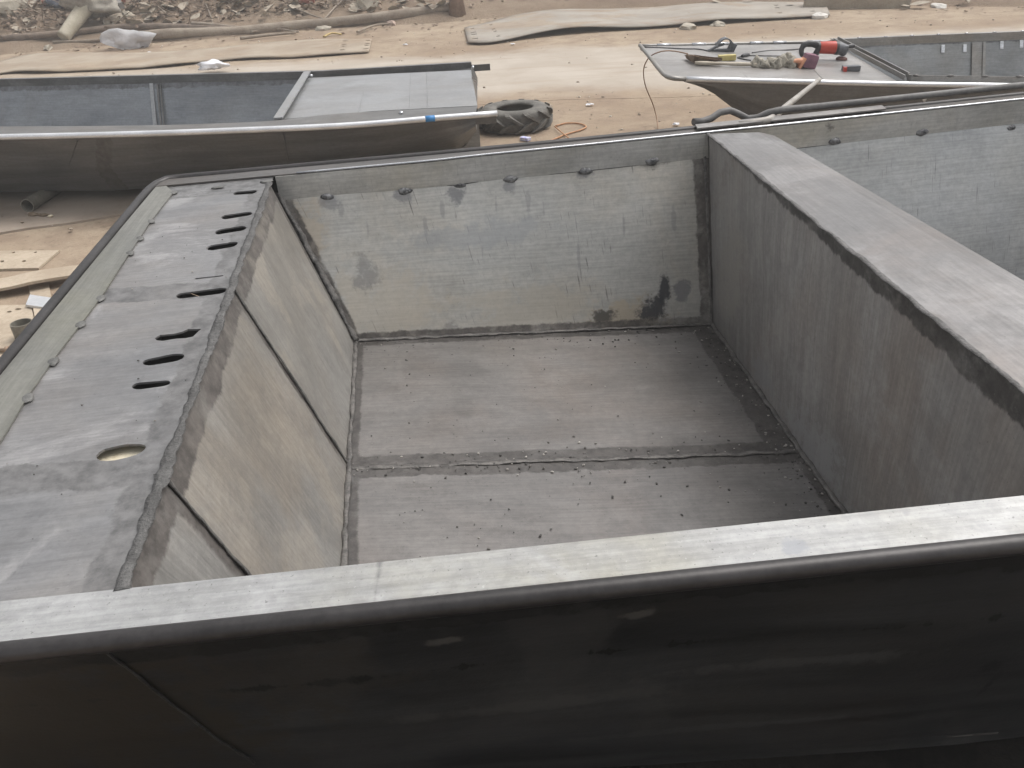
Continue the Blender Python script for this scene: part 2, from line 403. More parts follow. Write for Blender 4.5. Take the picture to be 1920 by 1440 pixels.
# ================================================================== MAIN BOAT
ZG = .85
boat = empty('steel_boat', (0.9, 1.9, 0.0), 'large unpainted steel boat hull filling the foreground, with slotted end deck and open hold', 'boat', 'steel work boats in the yard')
near = lambda x: .771 + .057 * x
FT = [(-1.118, 2.742), (-.6, 2.796), (-.058, 2.849), (.35, 2.900), (.751, 2.956), (1.35, 3.045), (1.964, 3.14), (2.7, 3.25), (3.4, 3.34)]
def far(x):
    for a, b in zip(FT, FT[1:]):
        if x <= b[0] or b is FT[-1]: return a[1] + (b[1] - a[1]) * (x - a[0]) / (b[0] - a[0])
XR = 3.4
def leftx(y): return -1.118 + (2.742 - y) * (.191 / 2.024)
NX = [-.93 + i * (XR + .93) / 30 for i in range(31)]
FX = [-1.11 + i * (XR + 1.11) / 30 for i in range(31)]
SW = .073
def floorz(x): return .20 + max(0, (.75 - x)) * .088
NC = (-.927, .716); FC = (-1.118, 2.742)
# gunwale pipe, one closed run round the hull
tr = .0135
path = [Vector((XR, near(XR) - .011, ZG - .007))] + [Vector((x, near(x) - .011, ZG - .007)) for x in (2, 1, .3, -.3, -.7, -.87)]
path += [Vector((-.925, .735, ZG - .007)), Vector((-.945, .79, ZG - .007))]
path += [Vector((leftx(y) - .012, y, ZG - .004)) for y in (1.1, 1.5, 1.9, 2.3, 2.62)]
path += [Vector((-1.115, 2.70, ZG - .003)), Vector((-1.108, 2.738, ZG - .003)), Vector((-1.075, 2.758, ZG - .003))]
path += [Vector((x, far(x) + .012, ZG - .003)) for x in (-.9, -.6, -.2, .35, .9, 1.5, 2.2, 2.8, XR)]
tube('gunwale_pipe', smooth_path(path, 220), tr, M_TUBE, boat, 14)
# galvanised strips
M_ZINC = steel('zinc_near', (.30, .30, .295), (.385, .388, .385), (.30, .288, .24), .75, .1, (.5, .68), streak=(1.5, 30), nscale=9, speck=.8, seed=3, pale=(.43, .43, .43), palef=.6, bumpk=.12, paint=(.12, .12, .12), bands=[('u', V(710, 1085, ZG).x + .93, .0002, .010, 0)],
               spots=[(V(1490, 1025, ZG), (1, 1, 1), .018, (.25, .26, .28), .7), (V(1700, 962, ZG), (1, 1, 1), .015, (.25, .25, .26), .6), (V(1310, 980, ZG), (1, 1, 1), .02, (.4, .4, .43), .5)])
M_ZINCL = steel('zinc_side', (.17, .168, .15), (.235, .232, .21), (.215, .21, .165), .6, .2, (.4, .6), streak=(2, 20), nscale=3, speck=.4, seed=8, bumpk=.12)
M_FLANGE = steel('flange_steel', (.45, .445, .42), (.56, .55, .525), (.53, .475, .37), .5, .2, (.4, .6), streak=(3, 12), nscale=4, scratch=.25, seed=5,
                 spots=[(V(613, 345, .82), (1, 1, 1), .03, (.08, .08, .09), .8), (V(953, 312, .82), (1, 1, 1), .02, (.1, .1, .1), .8), (V(1560, 245, .82), (1, 1, 1), .03, (.12, .11, .1), .8), (V(1725, 228, .82), (1, 1, 1), .03, (.12, .11, .1), .8)])
out_n = [Vector((x, near(x) - .004, ZG)) for x in NX]; in_n = [Vector((x, near(x) + SW, ZG)) for x in NX]
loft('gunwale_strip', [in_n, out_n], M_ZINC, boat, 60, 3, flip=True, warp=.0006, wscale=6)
dn_n = [Vector((x, near(x) + SW + .002, ZG - .085)) for x in NX]
loft('gunwale_flange', [[p + Vector((0, 0, -.004)) for p in in_n], dn_n], M_FLANGE, boat, 60, 3, flip=True)
WELDP = [(325, 360), (278, 420), (257, 453), (230, 493), (192, 553), (150, 608), (100, 673), (53, 740), (7, 817)]
wl_ = [V(x, y, ZG) for x, y in WELDP]; dwn = (wl_[-1] - wl_[-3]); wl_ += [wl_[-1] + dwn * .9, wl_[-1] + dwn * 2.0]
wl_ = [p for p in wl_ if p.y > near(-.8) + SW - .01] + [Vector((-.845, near(-.845) + SW, ZG))]
ol = [Vector((leftx(p.y) + .004, p.y, ZG)) for p in wl_]
ol[0] = Vector((-1.11, 2.735, ZG)); 
edge_o = loft('deck_edge_strip', [ol, wl_], M_ZINCL, boat, 40, 3, flip=False, warp=.0015, wscale=7)
fx_ = [-1.105 + i * .06 for i in range(7)]
RF = V(505, 341, ZG); RN = V(221, 1122, ZG)
fo = [Vector((x, far(x) - .002, ZG + .0015)) for x in FX]
inner = []
for x in FX: inner.append(Vector((x, far(x) - (.074 if x < -.2 else .060), ZG + .0015)))
# sag in the strip next to the ridge as in the photo
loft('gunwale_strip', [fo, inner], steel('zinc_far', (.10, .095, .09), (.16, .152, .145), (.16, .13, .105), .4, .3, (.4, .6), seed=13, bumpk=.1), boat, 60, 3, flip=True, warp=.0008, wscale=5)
FXI = [x for x in FX if x > RF.x + .0]; FXI = [RF.x + .004] + FXI
it = [Vector((x, far(x) - (.075 if x < -.2 else .061), ZG - .003)) for x in FXI]; ib = [p + Vector((0, .002, -.083)) for p in it]
flange_o = loft('gunwale_flange', [it, ib], M_FLANGE, boat, 70, 5, flip=False, warp=.003, wscale=5)
tube('fold_edge', resample([p + Vector((0, 0, .001)) for p in inner if p.x > RF.x], 60), .0035, M_TUBEB, boat, 6)
tube('seam_line', resample([p + Vector((0, .003, -.002)) for p in ib], 60), .0045, simple('seam_gap', (.012, .011, .011), (.03, .028, .026), .8), flange_o, 6)
# deck with real slots
def stadium(a, b, hw, n=7, wob=0):
    a = Vector((*a, 0)); b = Vector((*b, 0)); d = (b - a).normalized(); q = Vector((-d.y, d.x, 0)); out = []
    L_ = (b - a).length; ka = min(2.6, L_ * .45 / hw); kb = min(3.0, L_ * .45 / hw); a2 = a + d * hw * ka; b2 = b - d * hw * kb
    for c0, s in ((b2, 0), (a2, math.pi)):
        for k in range(n + 1):
            an = s - math.pi / 2 + math.pi * k / n
            p = c0 + d * (math.cos(an) * hw * (kb if s == 0 else ka)) + q * (math.sin(an) * hw)
            p += q * wob * noise.noise(p * .05) ; out.append((p.x, p.y))
    return out
SLOTS = [((437, 364), (482, 358), 3.2), ((415, 408), (473, 400), 4.2), ((403, 436), (462, 426), 4.2), ((388, 466), (446, 456), 4.8),
         ((365, 523), (419, 516), 1.2), ((330, 556), (426, 543), 5.2), ((267, 681), (346, 668), 7.5), ((247, 725), (320, 717), 6), ((180, 857), (274, 838), 12.5)]
holes = [[V(x, y, ZG - .005) for x, y in stadium(a, b, h, wob=2)] for a, b, h in SLOTS]
holes.append([V(x, y, ZG - .005) for x, y in [(290, 634), (300, 628), (325, 626), (342, 622), (352, 617), (378, 616.5), (370, 623), (362, 631), (348, 634), (330, 635), (305, 639), (294, 638)]])
rdir = (RN - RF).normalized(); rper = Vector((-rdir.y, rdir.x, 0)); rper = rper if rper.x < 0 else -rper
def deckuv(v): d = Vector((v.x, v.y, 0)) - Vector((RF.x, RF.y, 0)); return (d.dot(rper), d.dot(rdir))
zf = lambda p: Vector((p.x, p.y, ZG - .005))
dk = [zf(RF), zf(RF + rdir * (RN - RF).length)] + [Vector((-.6 - i * .065, near(-.6 - i * .065) + SW - .03, ZG - .005)) for i in range(5)]
dk += [Vector((leftx(y) + .03, y, ZG - .005)) for y in (.9, 1.4, 1.9, 2.4, 2.68)] + [Vector((x, far(x) - .035, ZG - .005)) for x in (-1.05, -.95, -.85)] + [Vector((RF.x - .004, far(RF.x) - .04, ZG - .005))]
s1 = deckuv(V(420, 538, ZG))[1]; s2 = deckuv(V(200, 890, ZG))[1]
M_DECK = steel('deck_steel', (.18, .179, .181), (.24, .239, .241), (.265, .238, .212), .45, .15, (.38, .58), streak=(3, 9), nscale=2.6, speck=.35, seed=2, pale=(.34, .332, .329), palef=.9, bumpk=.18,
               paint=(.112, .11, .109), bands=[('u', 0, .055, .05, 0), ('v', s1, .045, .05, 0, -.12), ('v', s2, .04, .06, 0, -.12), ('u', .40, .075, .05, 0), ('v', 0.0, .07, .04, 0)])
fillplate('deck', dk, holes, .004, M_DECK, boat, deckuv)
# ramp from deck edge to hold floor (three plates)
def onfloor(px, py):
    p = V(px, py, .25)
    for _ in range(6): p = V(px, py, floorz(p.x))
    return p
BF = onfloor(664, 641); BN_ = onfloor(640, 1060); bd_ = (BN_ - BF); 
def ydrop(p, d, y): return p + d * ((y - p.y) / d.y)
BN = ydrop(BF, bd_, 1.02); BN.z = floorz(BN.x)
ridge = lambda t_: (RF + (RN - RF) * t_) + Vector((0, 0, -.004))
foote = lambda t_: BF + (BN - BF) * t_
def tparam(px, py):
    best = None
    for k in range(1001):
        p = ridge(k / 1000); d = p - CAM; w = d.dot(FW); x = 960 + FPX * d.dot(RT) / w; y = 720 - FPX * d.dot(UP) / w
        e = (x - px) ** 2 + (y - py) ** 2
        if best is None or e < best[0]: best = (e, k / 1000)
    return best[1]
def fparam(p): return (p.y - BF.y) / (BN.y - BF.y)
ts = [(0, 0), (tparam(437, 540), fparam(onfloor(648, 870))), (tparam(327, 905), .93), (1, 1.0)]
M_RAMP = [steel('ramp_steel_%d' % k, (.25, .242, .228), (.335, .325, .307), (.32, .268, .21), wm, .2, (.4, .6), streak=(10, 2.5), nscale=3, speck=.3, seed=20 + k * 4, scratch=.2,
                pale=(.43, .385, .325), palef=.45, paint=(.085, .076, .07), bands=[('v', 0, .055, .06, 9), ('u', 0, .02, .02, 0), ('u', W_, .018, .02, 0)]) for k, (wm, W_) in enumerate(((.3, .78), (.6, .74), (.7, .3)))]
for k in range(3):
    a, b = ts[k], ts[k + 1]
    e0 = .0015
    rp_o = loft('ramp_plate', [[ridge(a[0] + e0), ridge(b[0] - e0)], [foote(a[1] + e0), foote(b[1] - e0)]], M_RAMP[k], boat, 20, 14, warp=.006, wscale=3.5, flip=False)
    if k: bead('weld_bead', ridge(a[0]) + Vector((.004, 0, .001)), foote(a[1]) + Vector((.003, 0, .004)), .008, M_BEAD, rp_o, wob=.003)
bead('weld_bead', ridge(0) + Vector((.0, 0, .002)), ridge(.992) + Vector((0, 0, .002)), .013, simple('ridge_weld', (.06, .058, .056), (.125, .122, .118), .65, .1, 18, 120, .9, .006), boat, wob=.004, flat=.28)
# floor plates
def fl(px, py): return onfloor(px, py) 
FBL = BF; FBR = onfloor(1336, 609)
SL = onfloor(650, 878); SR = onfloor(1502, 846)
bl = lambda y: ydrop(BF, bd_, y)
brd = SR - FBR
def setz(p): return Vector((p.x, p.y, floorz(p.x)))
def frow(a, b, n=26): return [setz(a.lerp(b, i / (n - 1))) for i in range(n)]
M_FLOOR = steel('hold_floor_steel', (.135, .128, .123), (.19, .181, .174), (.195, .16, .135), .4, .1, (.45, .68), streak=(3, 10), nscale=2.4, speck=.55, seed=31, pale=(.21, .20, .19), palef=.35, bumpk=.3,
                paint=(.048, .043, .04), bands=[('v', 0.02, .04, .03, 0), ('u', 0.02, .03, .02, 0), ('u', 1.25, .04, .04, 0), ('v', .77, .034, .03, 0)])
M_FLOOR2 = steel('hold_floor_steel_b', (.13, .124, .12), (.185, .178, .172), (.19, .155, .135), .4, .1, (.45, .68), streak=(3, 10), nscale=2.4, speck=.55, seed=37, pale=(.21, .20, .19), palef=.3, bumpk=.3,
                 paint=(.048, .043, .04), bands=[('v', 0, .045, .04, 0), ('u', 0.02, .03, .02, 0), ('u', 1.27, .05, .04, 0)])
lA = frow(FBL + Vector((-.02, .02, 0)), FBR + Vector((.02, .02, 0))); lB = frow(SL + Vector((-.02, .002, 0)), SR + Vector((.02, .002, 0)))
loft('floor_plate', [lA, lB], M_FLOOR, boat, 30, 16, warp=.005, wscale=2.5, flip=True)
en = setz(ydrop(BF, bd_, .98)); er = setz(ydrop(FBR, brd, .98))
loft('floor_plate', [frow(SL + Vector((-.02, -.002, 0)), SR + Vector((.02, -.002, 0))), frow(en, er)], M_FLOOR2, boat, 30, 16, warp=.004, wscale=2.5, flip=True)
bead('weld_bead', setz(SL), setz(SR), .011, M_BEAD, boat, flat=.3, wob=.004)
# far inner wall of the hold
BKF = V(1330, 252, ZG)
def wall_line(x0, x1, n=20):
    top = []
    for i in range(n):
        x = x0 + (x1 - x0) * i / (n - 1); top.append(Vector((x, far(x) - (.062 if x < -.2 else .048), ZG - .06)))
    return top
wt = wall_line(RF.x - .035, BKF.x + .006); wb = frow(BF + Vector((-.035, .004, 0)), FBR + Vector((.006, .004, 0)), 20)
WU = sum((a - b).length for a, b in zip(wt[1:], wt)) * .5 + sum((a - b).length for a, b in zip(wb[1:], wb)) * .5
WV = sum((a - b).length for a, b in zip(wt, wb)) / 20; wnn = Vector((.11, -1, .28)).normalized()
def W(px, py): return PL(px, py, (wt[10] + wb[10]) / 2, wnn)
DK = (.055, .057, .065)
wsp = [(W(x_, y_), (sx_, 1, sz_), r_ * .9, (.19, .19, .195), .4) for x_, y_, sx_, sz_, r_ in ((640, 395, 2.5, .9, .03), (690, 430, 4, .8, .035), (798, 425, 3.5, .7, .035), (830, 395, 4, .7, .03), (930, 380, 4.5, .6, .03), (990, 375, 3.5, .6, .035), (1020, 395, 4, .7, .03), (1085, 480, 5, .5, .035), (905, 480, 6, .5, .03), (1170, 420, 4, .6, .03), (1265, 405, 3.5, .6, .035), (765, 560, 4, .9, .03), (600, 470, 2, .8, .03))] + [(W(700, 590), (.6, 1, .8), .16, (.45, .40, .325), .5), (W(980, 585), (.35, 1, 1), .12, (.46, .415, .34), .5), (W(1180, 600), (.6, 1, 1), .10, (.47, .40, .30), .7), (W(580, 440), (1.2, 1, .6), .09, (.45, .38, .29), .6), (W(900, 440), (.3, 1, 1.6), .09, (.31, .32, .33), .5), (W(617, 378), (1, 1, 1), 0.033, (.16, .165, .18), 0.52), (W(760, 368), (1, 1, 1.3), 0.036, (.13, .135, .155), 0.56), (W(858, 362), (1, 1, .9), 0.039, (.09, .095, .11), 0.64), (W(958, 350), (1, 1, 1.6), 0.03, (.14, .145, .16), 0.52),
       (W(1100, 328), (1, 1, 1.6), .04, (.15, .15, .16), .6), (W(1225, 580), (1, 1, 1.1), .062, DK, .95), (W(1245, 540), (2.2, 1, .8), .055, DK, .95), (W(1130, 590), (.9, 1, 1.6), .045, (.07, .065, .06), .9),
       (W(1280, 550), (1.4, 1, .9), .045, (.16, .165, .18), .7), (W(850, 610), (1, 1, 1), .05, (.2, .2, .2), .6), (W(690, 520), (1, 1, .7), .06, (.19, .195, .2), .6), (W(1230, 305), (.7, 1, 1.8), .05, (.10, .095, .09), .85)]
M_WALL = steel('hold_wall_steel', (.40, .396, .375), (.465, .46, .435), (.48, .42, .335), .45, .2, (.36, .58), streak=(3, 7), nscale=2.3, speck=.35, seed=44, scratch=.6, bumpk=.15, spots=wsp,
               pale=(.50, .49, .46), palef=.2, paint=(.075, .066, .06), bands=[('u', WU, .055, .02, 0), ('v', WV, .03, .025, 0), ('u', 0.035, .03, .03, 0)])
loft('wall_plate', [wt, wb], M_WALL, boat, 44, 22, warp=.007, wscale=2.6, flip=False)
bead('weld_bead', wt[0] + Vector((.040, -.006, 0)), wb[0] + Vector((.045, -.008, .004)), .013, M_BEAD, boat, wob=.006)
bead('weld_bead', [p + Vector((0, -.006, .005)) for p in wb], None, .011, M_BEAD, boat, wob=.004)
bead('weld_bead', wt[-1] + Vector((-.012, -.008, 0)), wb[-1] + Vector((-.010, -.008, 0)), .007, M_BEAD, boat, wob=.001)
# spot welds along the flange seam
def spotweld(px, py, w=.048, h=.013):
    q = PL(px, py, Vector((0, far(.1) - .063, .77)), Vector((.14, -1, 0)).normalized())
    q = Vector((q.x, far(q.x) - (.077 if q.x < -.2 else .063), q.z))
    v, f = rockgeo((0, 0, 0), (w / 2, .008, h), px, 2, .4, Matrix.Rotation(.11, 3, 'Z'))
    mk('weld_spot', [p + q for p in v], f, M_SPOT, flange_o, smooth=True)
M_SPOT = simple('spot_weld_steel', (.05, .05, .055), (.30, .30, .30), .4, .5, 40, 160, .7, .003)
for px, py in ((615, 369), (760, 356), (860, 345), (956, 334), (1097, 318), (1220, 300), (1563, 263), (1727, 247), (1893, 240)): spotweld(px, py)
# bulkhead box
A0 = Vector((BKF.x, far(BKF.x) - .063, ZG - .003)); A1 = ydrop(A0, V(1900, 715, ZG) - V(1330, 252, ZG), near(.85) + SW + .004); A1.z = A0.z
C0 = V(1452, 247, ZG - .003); C1 = ydrop(C0, V(1920, 515, ZG) - V(1452, 247, ZG), near(1.15) + SW + .004); C1.z = C0.z
FB0 = FBR + Vector((.003, .01, 0)); FB1 = setz(ydrop(FBR, brd, .99)) + Vector((.003, 0, 0))
lenb = (A1 - A0).length
M_BKF = steel('bulkhead_face_steel', (.235, .227, .219), (.325, .313, .302), (.29, .238, .20), .45, .1, (.45, .65), streak=(22, 2.5), nscale=2.6, speck=.5, seed=51, bumpk=.3,
              pale=(.38, .375, .37), palef=.4, paint=(.045, .042, .04), bands=[('v', 0, -.004, .06, 16, 0, .036), ('u', 0, .012, .02, 0)],
              spots=[(V(1345, 520, .45), (1, .7, .5), .12, (.30, .285, .26), .8), (V(1330, 400, .65), (1, 1, .6), .10, (.30, .29, .275), .7), (onfloor(1540, 870) + Vector((0, 0, .06)), (1, .5, 1.3), .12, (.34, .34, .345), .75), (onfloor(1440, 735) + Vector((0, 0, .06)), (1, .5, 1.3), .08, (.30, .30, .31), .6)])
loft('bulkhead_face', [[A0 + Vector((0, 0, -.004)), A1 + Vector((0, 0, -.004))], [FB0, FB1]], M_BKF, boat, 40, 18, warp=.006, wscale=3, flip=True)
M_BKT = steel('bulkhead_top_steel', (.15, .145, .143), (.20, .194, .192), (.22, .18, .157), .5, .2, (.38, .56), streak=(3, 9), nscale=2.5, speck=.35, seed=57, pale=(.27, .262, .26), palef=.6, bumpk=.2)
CR0 = C0.lerp(A0, .22); CR1 = C1.lerp(A1, .22)
loft('bulkhead_top', [[A0, A1], [CR0, CR1], [C0 + Vector((0, 0, -.012)), C1 + Vector((0, 0, -.012))]], M_BKT, boat, 40, 6, warp=.002, wscale=4, flip=False)
D0 = C0 + Vector((0, 0, -.018)); D1 = C1 + Vector((0, 0, -.018))
loft('bulkhead_back', [[D0, D1], [Vector((D0.x + .01, 2.72, .2)), Vector((D1.x + .01, 1.0, .2))]], M_BKF, boat, 20, 8, warp=.004, flip=False)
bead('weld_bead', A0 + Vector((0, 0, .0)), A1 + Vector((0, 0, 0)), .008, simple('edge_weld', (.055, .052, .05), (.14, .134, .13), .6, .1, 25, 120, .8, .005), boat, wob=.003, flat=.6)
bead('weld_bead', FB0 + Vector((-.006, 0, .005)), FB1 + Vector((-.006, 0, .005)), .011, M_BEAD, boat, wob=.005)
bead('weld_bead', foote(0) + Vector((.006, 0, .004)), foote(1) + Vector((.006, 0, .004)), .009, M_BEAD, boat, wob=.004)
# second hold right of the bulkhead
wt2 = wall_line(C0.x - .02, XR - .01); wb2 = [Vector((p.x, far(p.x) - .24, .2)) for p in wt2]
M_WALL2 = steel('second_hold_wall_steel', (.36, .37, .375), (.43, .44, .443), (.43, .41, .36), .3, .25, (.36, .58), streak=(3, 7), nscale=2.3, speck=.35, seed=63, scratch=.5, bumpk=.15, spots=[
    (V(1660, 270, .72), (1, 1, 1.2), .05, (.10, .105, .12), .8), (V(1820, 255, .72), (1, 1, 1.2), .05, (.12, .12, .14), .8)])
loft('wall_plate', [wt2, wb2], M_WALL2, boat, 44, 18, warp=.007, wscale=2.6, flip=False)
loft('floor_plate', [[Vector((p.x, p.y + .01, .2)) for p in wb2], [Vector((p.x, near(p.x) + .18, .2)) for p in wt2]], M_FLOOR, boat, 24, 10, warp=.004, flip=True)
# near inner wall, outer shell, bottom, ends
nin = [Vector((x, near(x) + SW - .004, ZG - .07)) for x in NX if x > -.5]; nib = [Vector((x, near(x) + .2, floorz(x))) for x in NX if x > -.5]
loft('wall_plate', [nin, nib], M_WALL2, boat, 30, 8, warp=.006, flip=True)
hz = lambda x: (floorz(x) - .03 if x > -.66 else floorz(-.66) - .03 + (-.66 - x) * .5)
hy = lambda x: .17 if x > -.66 else .17 - (-.66 - x) * .12
ptop = [Vector((x, near(x) - .002, ZG - .012)) for x in NX]; pbot = [Vector((x, near(x) + hy(x), hz(x))) for x in NX]
pmid = [a.lerp(b, .5) + Vector((0, -.012, 0)) for a, b in zip(ptop, pbot)]
SP = lambda px, py: PL(px, py, Vector((0, .84, .5)), Vector((.057, -1, -.28)).normalized())
HB = (.020, .018, .017)
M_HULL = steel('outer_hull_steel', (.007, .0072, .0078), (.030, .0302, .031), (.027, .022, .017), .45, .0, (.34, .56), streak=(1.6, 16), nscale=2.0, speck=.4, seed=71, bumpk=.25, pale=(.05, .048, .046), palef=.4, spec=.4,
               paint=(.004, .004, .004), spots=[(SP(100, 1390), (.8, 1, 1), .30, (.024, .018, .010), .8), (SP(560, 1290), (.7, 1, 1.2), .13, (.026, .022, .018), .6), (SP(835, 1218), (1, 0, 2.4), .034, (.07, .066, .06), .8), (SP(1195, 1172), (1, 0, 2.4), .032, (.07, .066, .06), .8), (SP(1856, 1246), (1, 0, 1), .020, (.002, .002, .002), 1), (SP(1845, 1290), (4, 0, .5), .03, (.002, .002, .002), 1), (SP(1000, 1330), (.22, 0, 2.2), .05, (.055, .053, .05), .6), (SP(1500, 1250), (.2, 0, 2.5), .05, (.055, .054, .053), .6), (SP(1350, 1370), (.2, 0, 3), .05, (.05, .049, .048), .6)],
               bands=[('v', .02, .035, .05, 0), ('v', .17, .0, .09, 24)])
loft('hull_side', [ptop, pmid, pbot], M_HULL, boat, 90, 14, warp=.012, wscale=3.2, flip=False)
s0 = SP(185, 1235); s1_ = SP(330, 1345); s2_ = SP(470, 1450)
def onside(p):
    a = Vector((p.x, near(p.x) - .002, ZG - .012)); b = Vector((p.x, near(p.x) + hy(p.x), hz(p.x))); t_ = (a.z - p.z) / (a.z - b.z); q = a.lerp(b, t_); return q + Vector((0, -.010, -.001)) * (1 - abs(2 * t_ - 1)) + Vector((0, -.009, 0))
bead('weld_bead', [onside(s0.lerp(s2_, i / 12)) for i in range(13)], None, .006, simple('tar_weld', (.012, .011, .011), (.05, .048, .045), .5, .2, 30, 140, .6, .003), boat)
ftop = [Vector((x, far(x) + .002, ZG - .012)) for x in FX]; fbot = [Vector((x, far(x) - hy(x) - .01, hz(x))) for x in FX]
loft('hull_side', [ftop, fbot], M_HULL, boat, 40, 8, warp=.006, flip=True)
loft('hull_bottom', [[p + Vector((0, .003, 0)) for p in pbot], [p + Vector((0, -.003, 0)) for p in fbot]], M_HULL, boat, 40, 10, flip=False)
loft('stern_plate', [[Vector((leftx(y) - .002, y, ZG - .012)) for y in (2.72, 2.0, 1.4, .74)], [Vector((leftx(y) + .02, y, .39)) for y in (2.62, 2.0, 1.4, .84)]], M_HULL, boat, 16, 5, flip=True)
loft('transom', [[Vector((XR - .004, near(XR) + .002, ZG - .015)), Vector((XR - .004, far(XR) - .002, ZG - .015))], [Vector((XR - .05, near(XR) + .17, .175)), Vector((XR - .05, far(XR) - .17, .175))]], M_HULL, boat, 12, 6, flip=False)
# pale block seen through the nearest slot
M_PALE = simple('pale_beige', (.55, .48, .34), (.72, .66, .52), .9, 0, 12, 80, .3, .004)
fc = V(232, 848, ZG - .035); v, f = boxgeo((fc.x, fc.y + .01, ZG - .030), (.17, .12, .02), Matrix.Rotation(.3, 3, 'Z') @ Matrix.Rotation(.08, 3, 'X'), .003); mk('pale_block', v, f, M_PALE, boat)
# tack welds between edge strip and deck
for px, py in ((325, 360), (282, 414), (262, 446), (243, 473), (188, 558), (150, 607), (98, 676), (50, 745), (408, 350), (500, 339)):
    q = V(px, py, ZG); v, f = rockgeo((q.x, q.y, ZG - .002), (.020, .012, .0032), px, 2, .3, Matrix.Rotation(1.9 if px < 330 else .1, 3, 'Z'))
    mk('weld_spot', v, f, M_DKW, edge_o, smooth=True) if 'M_DKW' in globals() else None
    if 'M_DKW' not in globals():
        M_DKW = simple('deck_tack', (.09, .09, .085), (.15, .148, .14), .55, .2, 30, 120, .7, .004); mk('weld_spot', v, f, M_DKW, edge_o, smooth=True)
# slag and grit lying on the hold floor
g = []
for i in range(1500):
    a = random.random(); b = random.random()
    if random.random() < .5: p = FBR.lerp(setz(er), b) + Vector((-abs(random.gauss(0, .045)) - .010, 0, 0))
    elif random.random() < .3: p = SL.lerp(SR, a) + Vector((0, random.gauss(0, .04), 0))
    elif random.random() < .4: p = FBL.lerp(FBR, a) + Vector((0, -abs(random.gauss(0, .05)) - .01, 0))
    else: p = FBL.lerp(FBR, .04 + a * .93).lerp(en.lerp(er, .04 + a * .93), b)
    p = setz(p); s = random.choice((.0008, .001, .0013, .0017, .0022, .0035)); g.append(rockgeo((p.x, p.y, p.z + .002), (s * 1.4, s, s * .7), i, 1, .4, Matrix.Rotation(random.random() * 6, 3, 'Z')))
for i in range(45):
    p = ridge(random.random()).lerp(ridge(random.random()) + Vector((-.28, .02, 0)), random.random()); s = random.choice((.0008, .001, .0013, .002)); g.append(rockgeo((p.x, p.y, ZG - .003 + s * .3), (s * 1.3, s, s * .7), i, 1, .4))
v, f = joing(g); o = mk('welding_slag', v, f, island('slag', [(.04, .038, .036), (.08, .075, .07), (.12, .11, .10), (.50, .47, .43)], .8)); tag(o, 'dark welding slag and grit scattered over the hold floor and deck', 'slag', kind='stuff')
# timber blocks that carry the hull
M_WOOD = simple('old_timber', (.12, .085, .055), (.22, .165, .11), .85, 0, 7, 50, .5, .006)
for nm, x, y in (('right of the hold, near side', 1.9, 1.35), ('under the hold, near side', .2, 1.35), ('under the hold, far side', .2, 2.45), ('right of the hold, far side', 1.9, 2.75)):
    h = hz(x) - .004; o = box('timber_block', (x, y, (h - .012) / 2), (.16, .22, h + .012), M_WOOD, None, Matrix.Rotation(.1, 3, 'Z'), .006)
    tag(o, 'old timber block carrying the large boat hull ' + nm, 'block', 'timber blocks under the large boat')

# ================================================================== BOAT BEHIND, LEFT
b2 = empty('steel_boat', (-2.4, 6.0, 0.0), 'dark steel boat at left behind the foreground hull, with grey end deck and bright rail', 'boat', 'steel work boats in the yard')
def z2(px): return .52 - .06 * (px + 400) / 1300
M2_OUT = steel('boat_left_outside', (.105, .106, .108), (.18, .181, .183), (.15, .137, .122), .35, .3, (.34, .52), streak=(1.5, 12), nscale=1.6, speck=.3, seed=81, bumpk=.2, bands=[('u', 2.45, .05, .10, 0, .25)], paint=(.075, .070, .066))
M2_IN = steel('boat_left_inside', (.18, .192, .208), (.26, .275, .292), (.19, .185, .175), .35, .3, (.35, .55), streak=(2, 5), nscale=2.2, speck=.3, seed=85, bumpk=.15, paint=(.10, .10, .105), bands=[('v', 0, .05, .08, 7)])
M2_RIM = steel('boat_left_rim', (.13, .128, .125), (.21, .207, .203), (.2, .17, .14), .3, .3, (.4, .6), streak=(4, 8), nscale=3, speck=.4, seed=88)
M2_DECK = steel('boat_left_deck', (.28, .284, .29), (.35, .356, .362), (.32, .305, .28), .3, .2, (.34, .52), streak=(2, 7), nscale=1.8, speck=.25, seed=91, pale=(.36, .37, .38), palef=.6, bumpk=.15)
rail = [(-420, 262), (-150, 262), (0, 258), (190, 254), (380, 248), (640, 237), (813, 223), (890, 217)]
rl = smooth_path([V(x, y, z2(x)) for x, y in rail], 40)
railp = [p + Vector((0, -.012, .006)) for p in rl] + [V(932, 212.5, z2(932) + .006)]
rail_o = tube('rail', railp, .0175, M_RAIL, b2, 10)
q = V(813, 223, z2(813)); i_ = min(range(len(rl)), key=lambda k: (rl[k] - q).length); a_, b_ = railp[i_ - 1], railp[i_]
tube('tape_band', [a_.lerp(b_, .4), a_.lerp(b_, .9)], .0187, simple('blue_tape', (.02, .16, .42), (.04, .22, .50), .5), rail_o, 10)
nin2 = smooth_path([V(x, y, z2(x)) for x, y in [(-430, 240), (-150, 240), (0, 237), (270, 235), (500, 227), (640, 212.5), (895, 199)]], 40)
nout2 = [p + Vector((0, -.004, 0)) for p in rl]
loft('rim_strip', [nin2, nout2], M2_RIM, b2, 40, 3, flip=True, warp=.001)
ftop2 = smooth_path([V(x, y, z2(x)) for x, y in [(-470, 156), (-150, 151), (0, 148.5), (300, 141), (570, 134), (640, 131), (883, 116.5)]], 40)
fo2 = [p + Vector((0, .055, -.002)) for p in ftop2]
loft('rim_strip', [fo2, ftop2], M2_RIM, b2, 40, 3, flip=True)
ffl2 = [p + Vector((0, .004, -.062)) for p in ftop2]
loft('rim_flange', [ftop2, ffl2], M2_RIM, b2, 40, 3, flip=False, warp=.002)
